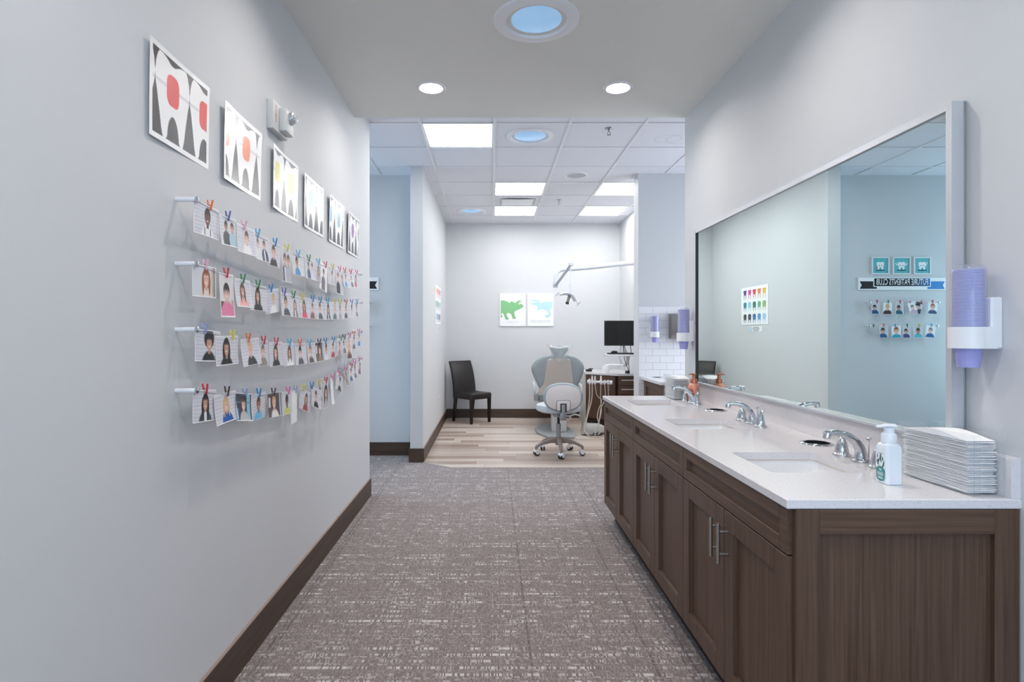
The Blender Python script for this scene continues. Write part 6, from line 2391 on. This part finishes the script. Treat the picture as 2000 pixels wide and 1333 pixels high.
ends = [[(1.300, 7.58, 0.64), (1.295, 7.56, 0.45), (1.25, 7.50, 0.22), (1.22, 7.44, 0.07), (1.26, 7.36, 0.018), (1.36, 7.34, 0.016), (1.42, 7.42, 0.05)],
        [(1.335, 7.58, 0.64), (1.325, 7.56, 0.45), (1.25, 7.48, 0.22), (1.20, 7.38, 0.08), (1.24, 7.26, 0.018), (1.36, 7.22, 0.016), (1.44, 7.32, 0.018)],
        [(1.372, 7.58, 0.64), (1.40, 7.60, 0.50), (1.47, 7.63, 0.42), (1.42, 7.60, 0.30), (1.40, 7.56, 0.20), (1.42, 7.52, 0.14)],
        [(1.450, 7.58, 0.64), (1.45, 7.60, 0.45), (1.46, 7.60, 0.30), (1.43, 7.52, 0.22), (1.40, 7.46, 0.15)],
        [(1.500, 7.58, 0.64), (1.51, 7.60, 0.45), (1.45, 7.58, 0.33), (1.42, 7.50, 0.22), (1.34, 7.36, 0.06), (1.32, 7.30, 0.016)],
        [(1.545, 7.58, 0.64), (1.55, 7.60, 0.45), (1.50, 7.56, 0.30), (1.52, 7.50, 0.16), (1.46, 7.42, 0.10)]]
for i, pts in enumerate(ends):
    bm = BM()
    add_tube(bm, bez(pts, 6), 0.008 if i < 2 else 0.006, 8)
    obj('hose', bm, M['hose'], t)
t = thing('junction_box', 'pale grey floor box with dark cables below the hanging hoses', 'box', (1.33, 7.5, 0.0045))
bm = BM()
add_prism(bm, [(1.195, 0.006), (1.215, 0.16), (1.26, 0.125), (1.44, 0.115), (1.50, 0.085), (1.50, 0.006)], lambda u, v, w: (u, w, v), 7.44, 7.66, bev=0.006, seg=2)
obj('cover', bm, M['offwhite'], t, angle=40)
bm = BM()
for k in range(7):
    x = 1.17 + 0.03 * k
    add_tube(bm, bez([(x, 7.42, 0.010), (x + 0.05, 7.34 - 0.01 * (k % 3), 0.014 + 0.004 * (k % 2)), (x + 0.12, 7.38, 0.012), (x + 0.18, 7.43, 0.03)], 4), 0.006, 6)
o = obj('cable_tangle', bm, M['black'], t)
o['kind'] = 'stuff'
t = thing('wall_bracket', 'beige square bracket plate on the bay cabinet door', 'bracket', (1.55, 8.05, 0.5))
bm = BM()
bcx = L_ * 0.52
for (u0, u1, v0, v1) in ((-0.10, 0.10, 0.565, 0.59), (-0.10, -0.065, 0.47, 0.565), (0.065, 0.10, 0.52, 0.565)):
    add_prism(bm, [(bcx + u0, v0), (bcx + u1, v0), (bcx + u1, v1), (bcx + u0, v1)], lambda u, v, w: tuple(dm(u, v, w)), -0.03 * -1 * -1, -0.0005)
obj('frame', bm, M['beige'], t, smooth=False)
bm = BM()
add_prism(bm, [(bcx - 0.065, 0.49), (bcx + 0.065, 0.49), (bcx + 0.065, 0.565), (bcx - 0.065, 0.565)], lambda u, v, w: tuple(dm(u, v, w)), -0.012, -0.0005)
obj('dark_opening', bm, M['black_liner'], t, smooth=False)

# ------------------------------------------------------------------ small corner counter by the tile wall, towel dispenser
t = thing('corner_cabinet', 'small dark wood cabinet with white counter against the tile wall', 'cabinet', (1.62, 5.45, 0.0))
slab_with_holes('counter', [(1.600, 5.42), (3.0, 5.42), (3.0, YP0 - 0.010), (1.600, YP0 - 0.010)], [circ(1.728, 5.985, 0.050)], 0.826, 0.858, M['quartz'], t)
bm = BM()
add_box(bm, (1.655, 5.46, 0.0), (2.9, YP0 - 0.011, 0.70))
obj('carcass', bm, M['cabin'], t, smooth=False)
shaker('end_panel', 5.445, YP0 - 0.012, 0.0, 0.825, 0.07, M['cabz'], t, xf=1.630)
bm = BM()
add_box(bm, (1.655, 5.44, 0.70), (2.9, 5.458, 0.825), 0.001)
obj('drawer', bm, M['cabx'], t, smooth=False)
bm = BM()
add_box(bm, (1.655, 5.44, 0.11), (2.10, 5.458, 0.695), 0.001)
obj('door', bm, M['cabz'], t, smooth=False)
t = thing('waste_chute', 'waste hole with dark rim in the small corner counter', 'waste chute', (1.728, 5.985, 0.858))
bm = BM()
add_lathe(bm, [(0.046, -0.028), (0.046, 0.002), (0.050, 0.004), (0.058, 0.002), (0.0595, 0.0005), (0.0495, 0.0004), (0.0495, -0.028), (0.046, -0.028)], seg=32)
obj('rim', bm, M['chrome'], t, local=True)
bm = BM()
add_lathe(bm, [(0.0458, -0.002), (0.0458, -0.12), (0, -0.12), (0, -0.123), (0.0485, -0.123), (0.0485, -0.029)], seg=24)
obj('liner', bm, M['black_liner'], t, local=True)
t = thing('towel_dispenser', 'grey steel paper towel dispenser on the white tile', 'dispenser', (2.03, YP0 - 0.01, 1.26))
bm = BM()
add_prism(bm, [(YP0 - 0.0105, 1.262), (YP0 - 0.0105, 1.525), (YP0 - 0.085, 1.525), (YP0 - 0.105, 1.50), (YP0 - 0.105, 1.285), (YP0 - 0.085, 1.262)], lambda u, v, w: (w, u, v), 1.892, 2.16, bev=0.004, seg=2)
obj('cover', bm, M['steel_gray'], t, angle=40)
bm = BM()
add_box(bm, (1.95, YP0 - 0.100, 1.235), (2.10, YP0 - 0.097, 1.275))
obj('paper_end', bm, M['towel'], t, smooth=False)
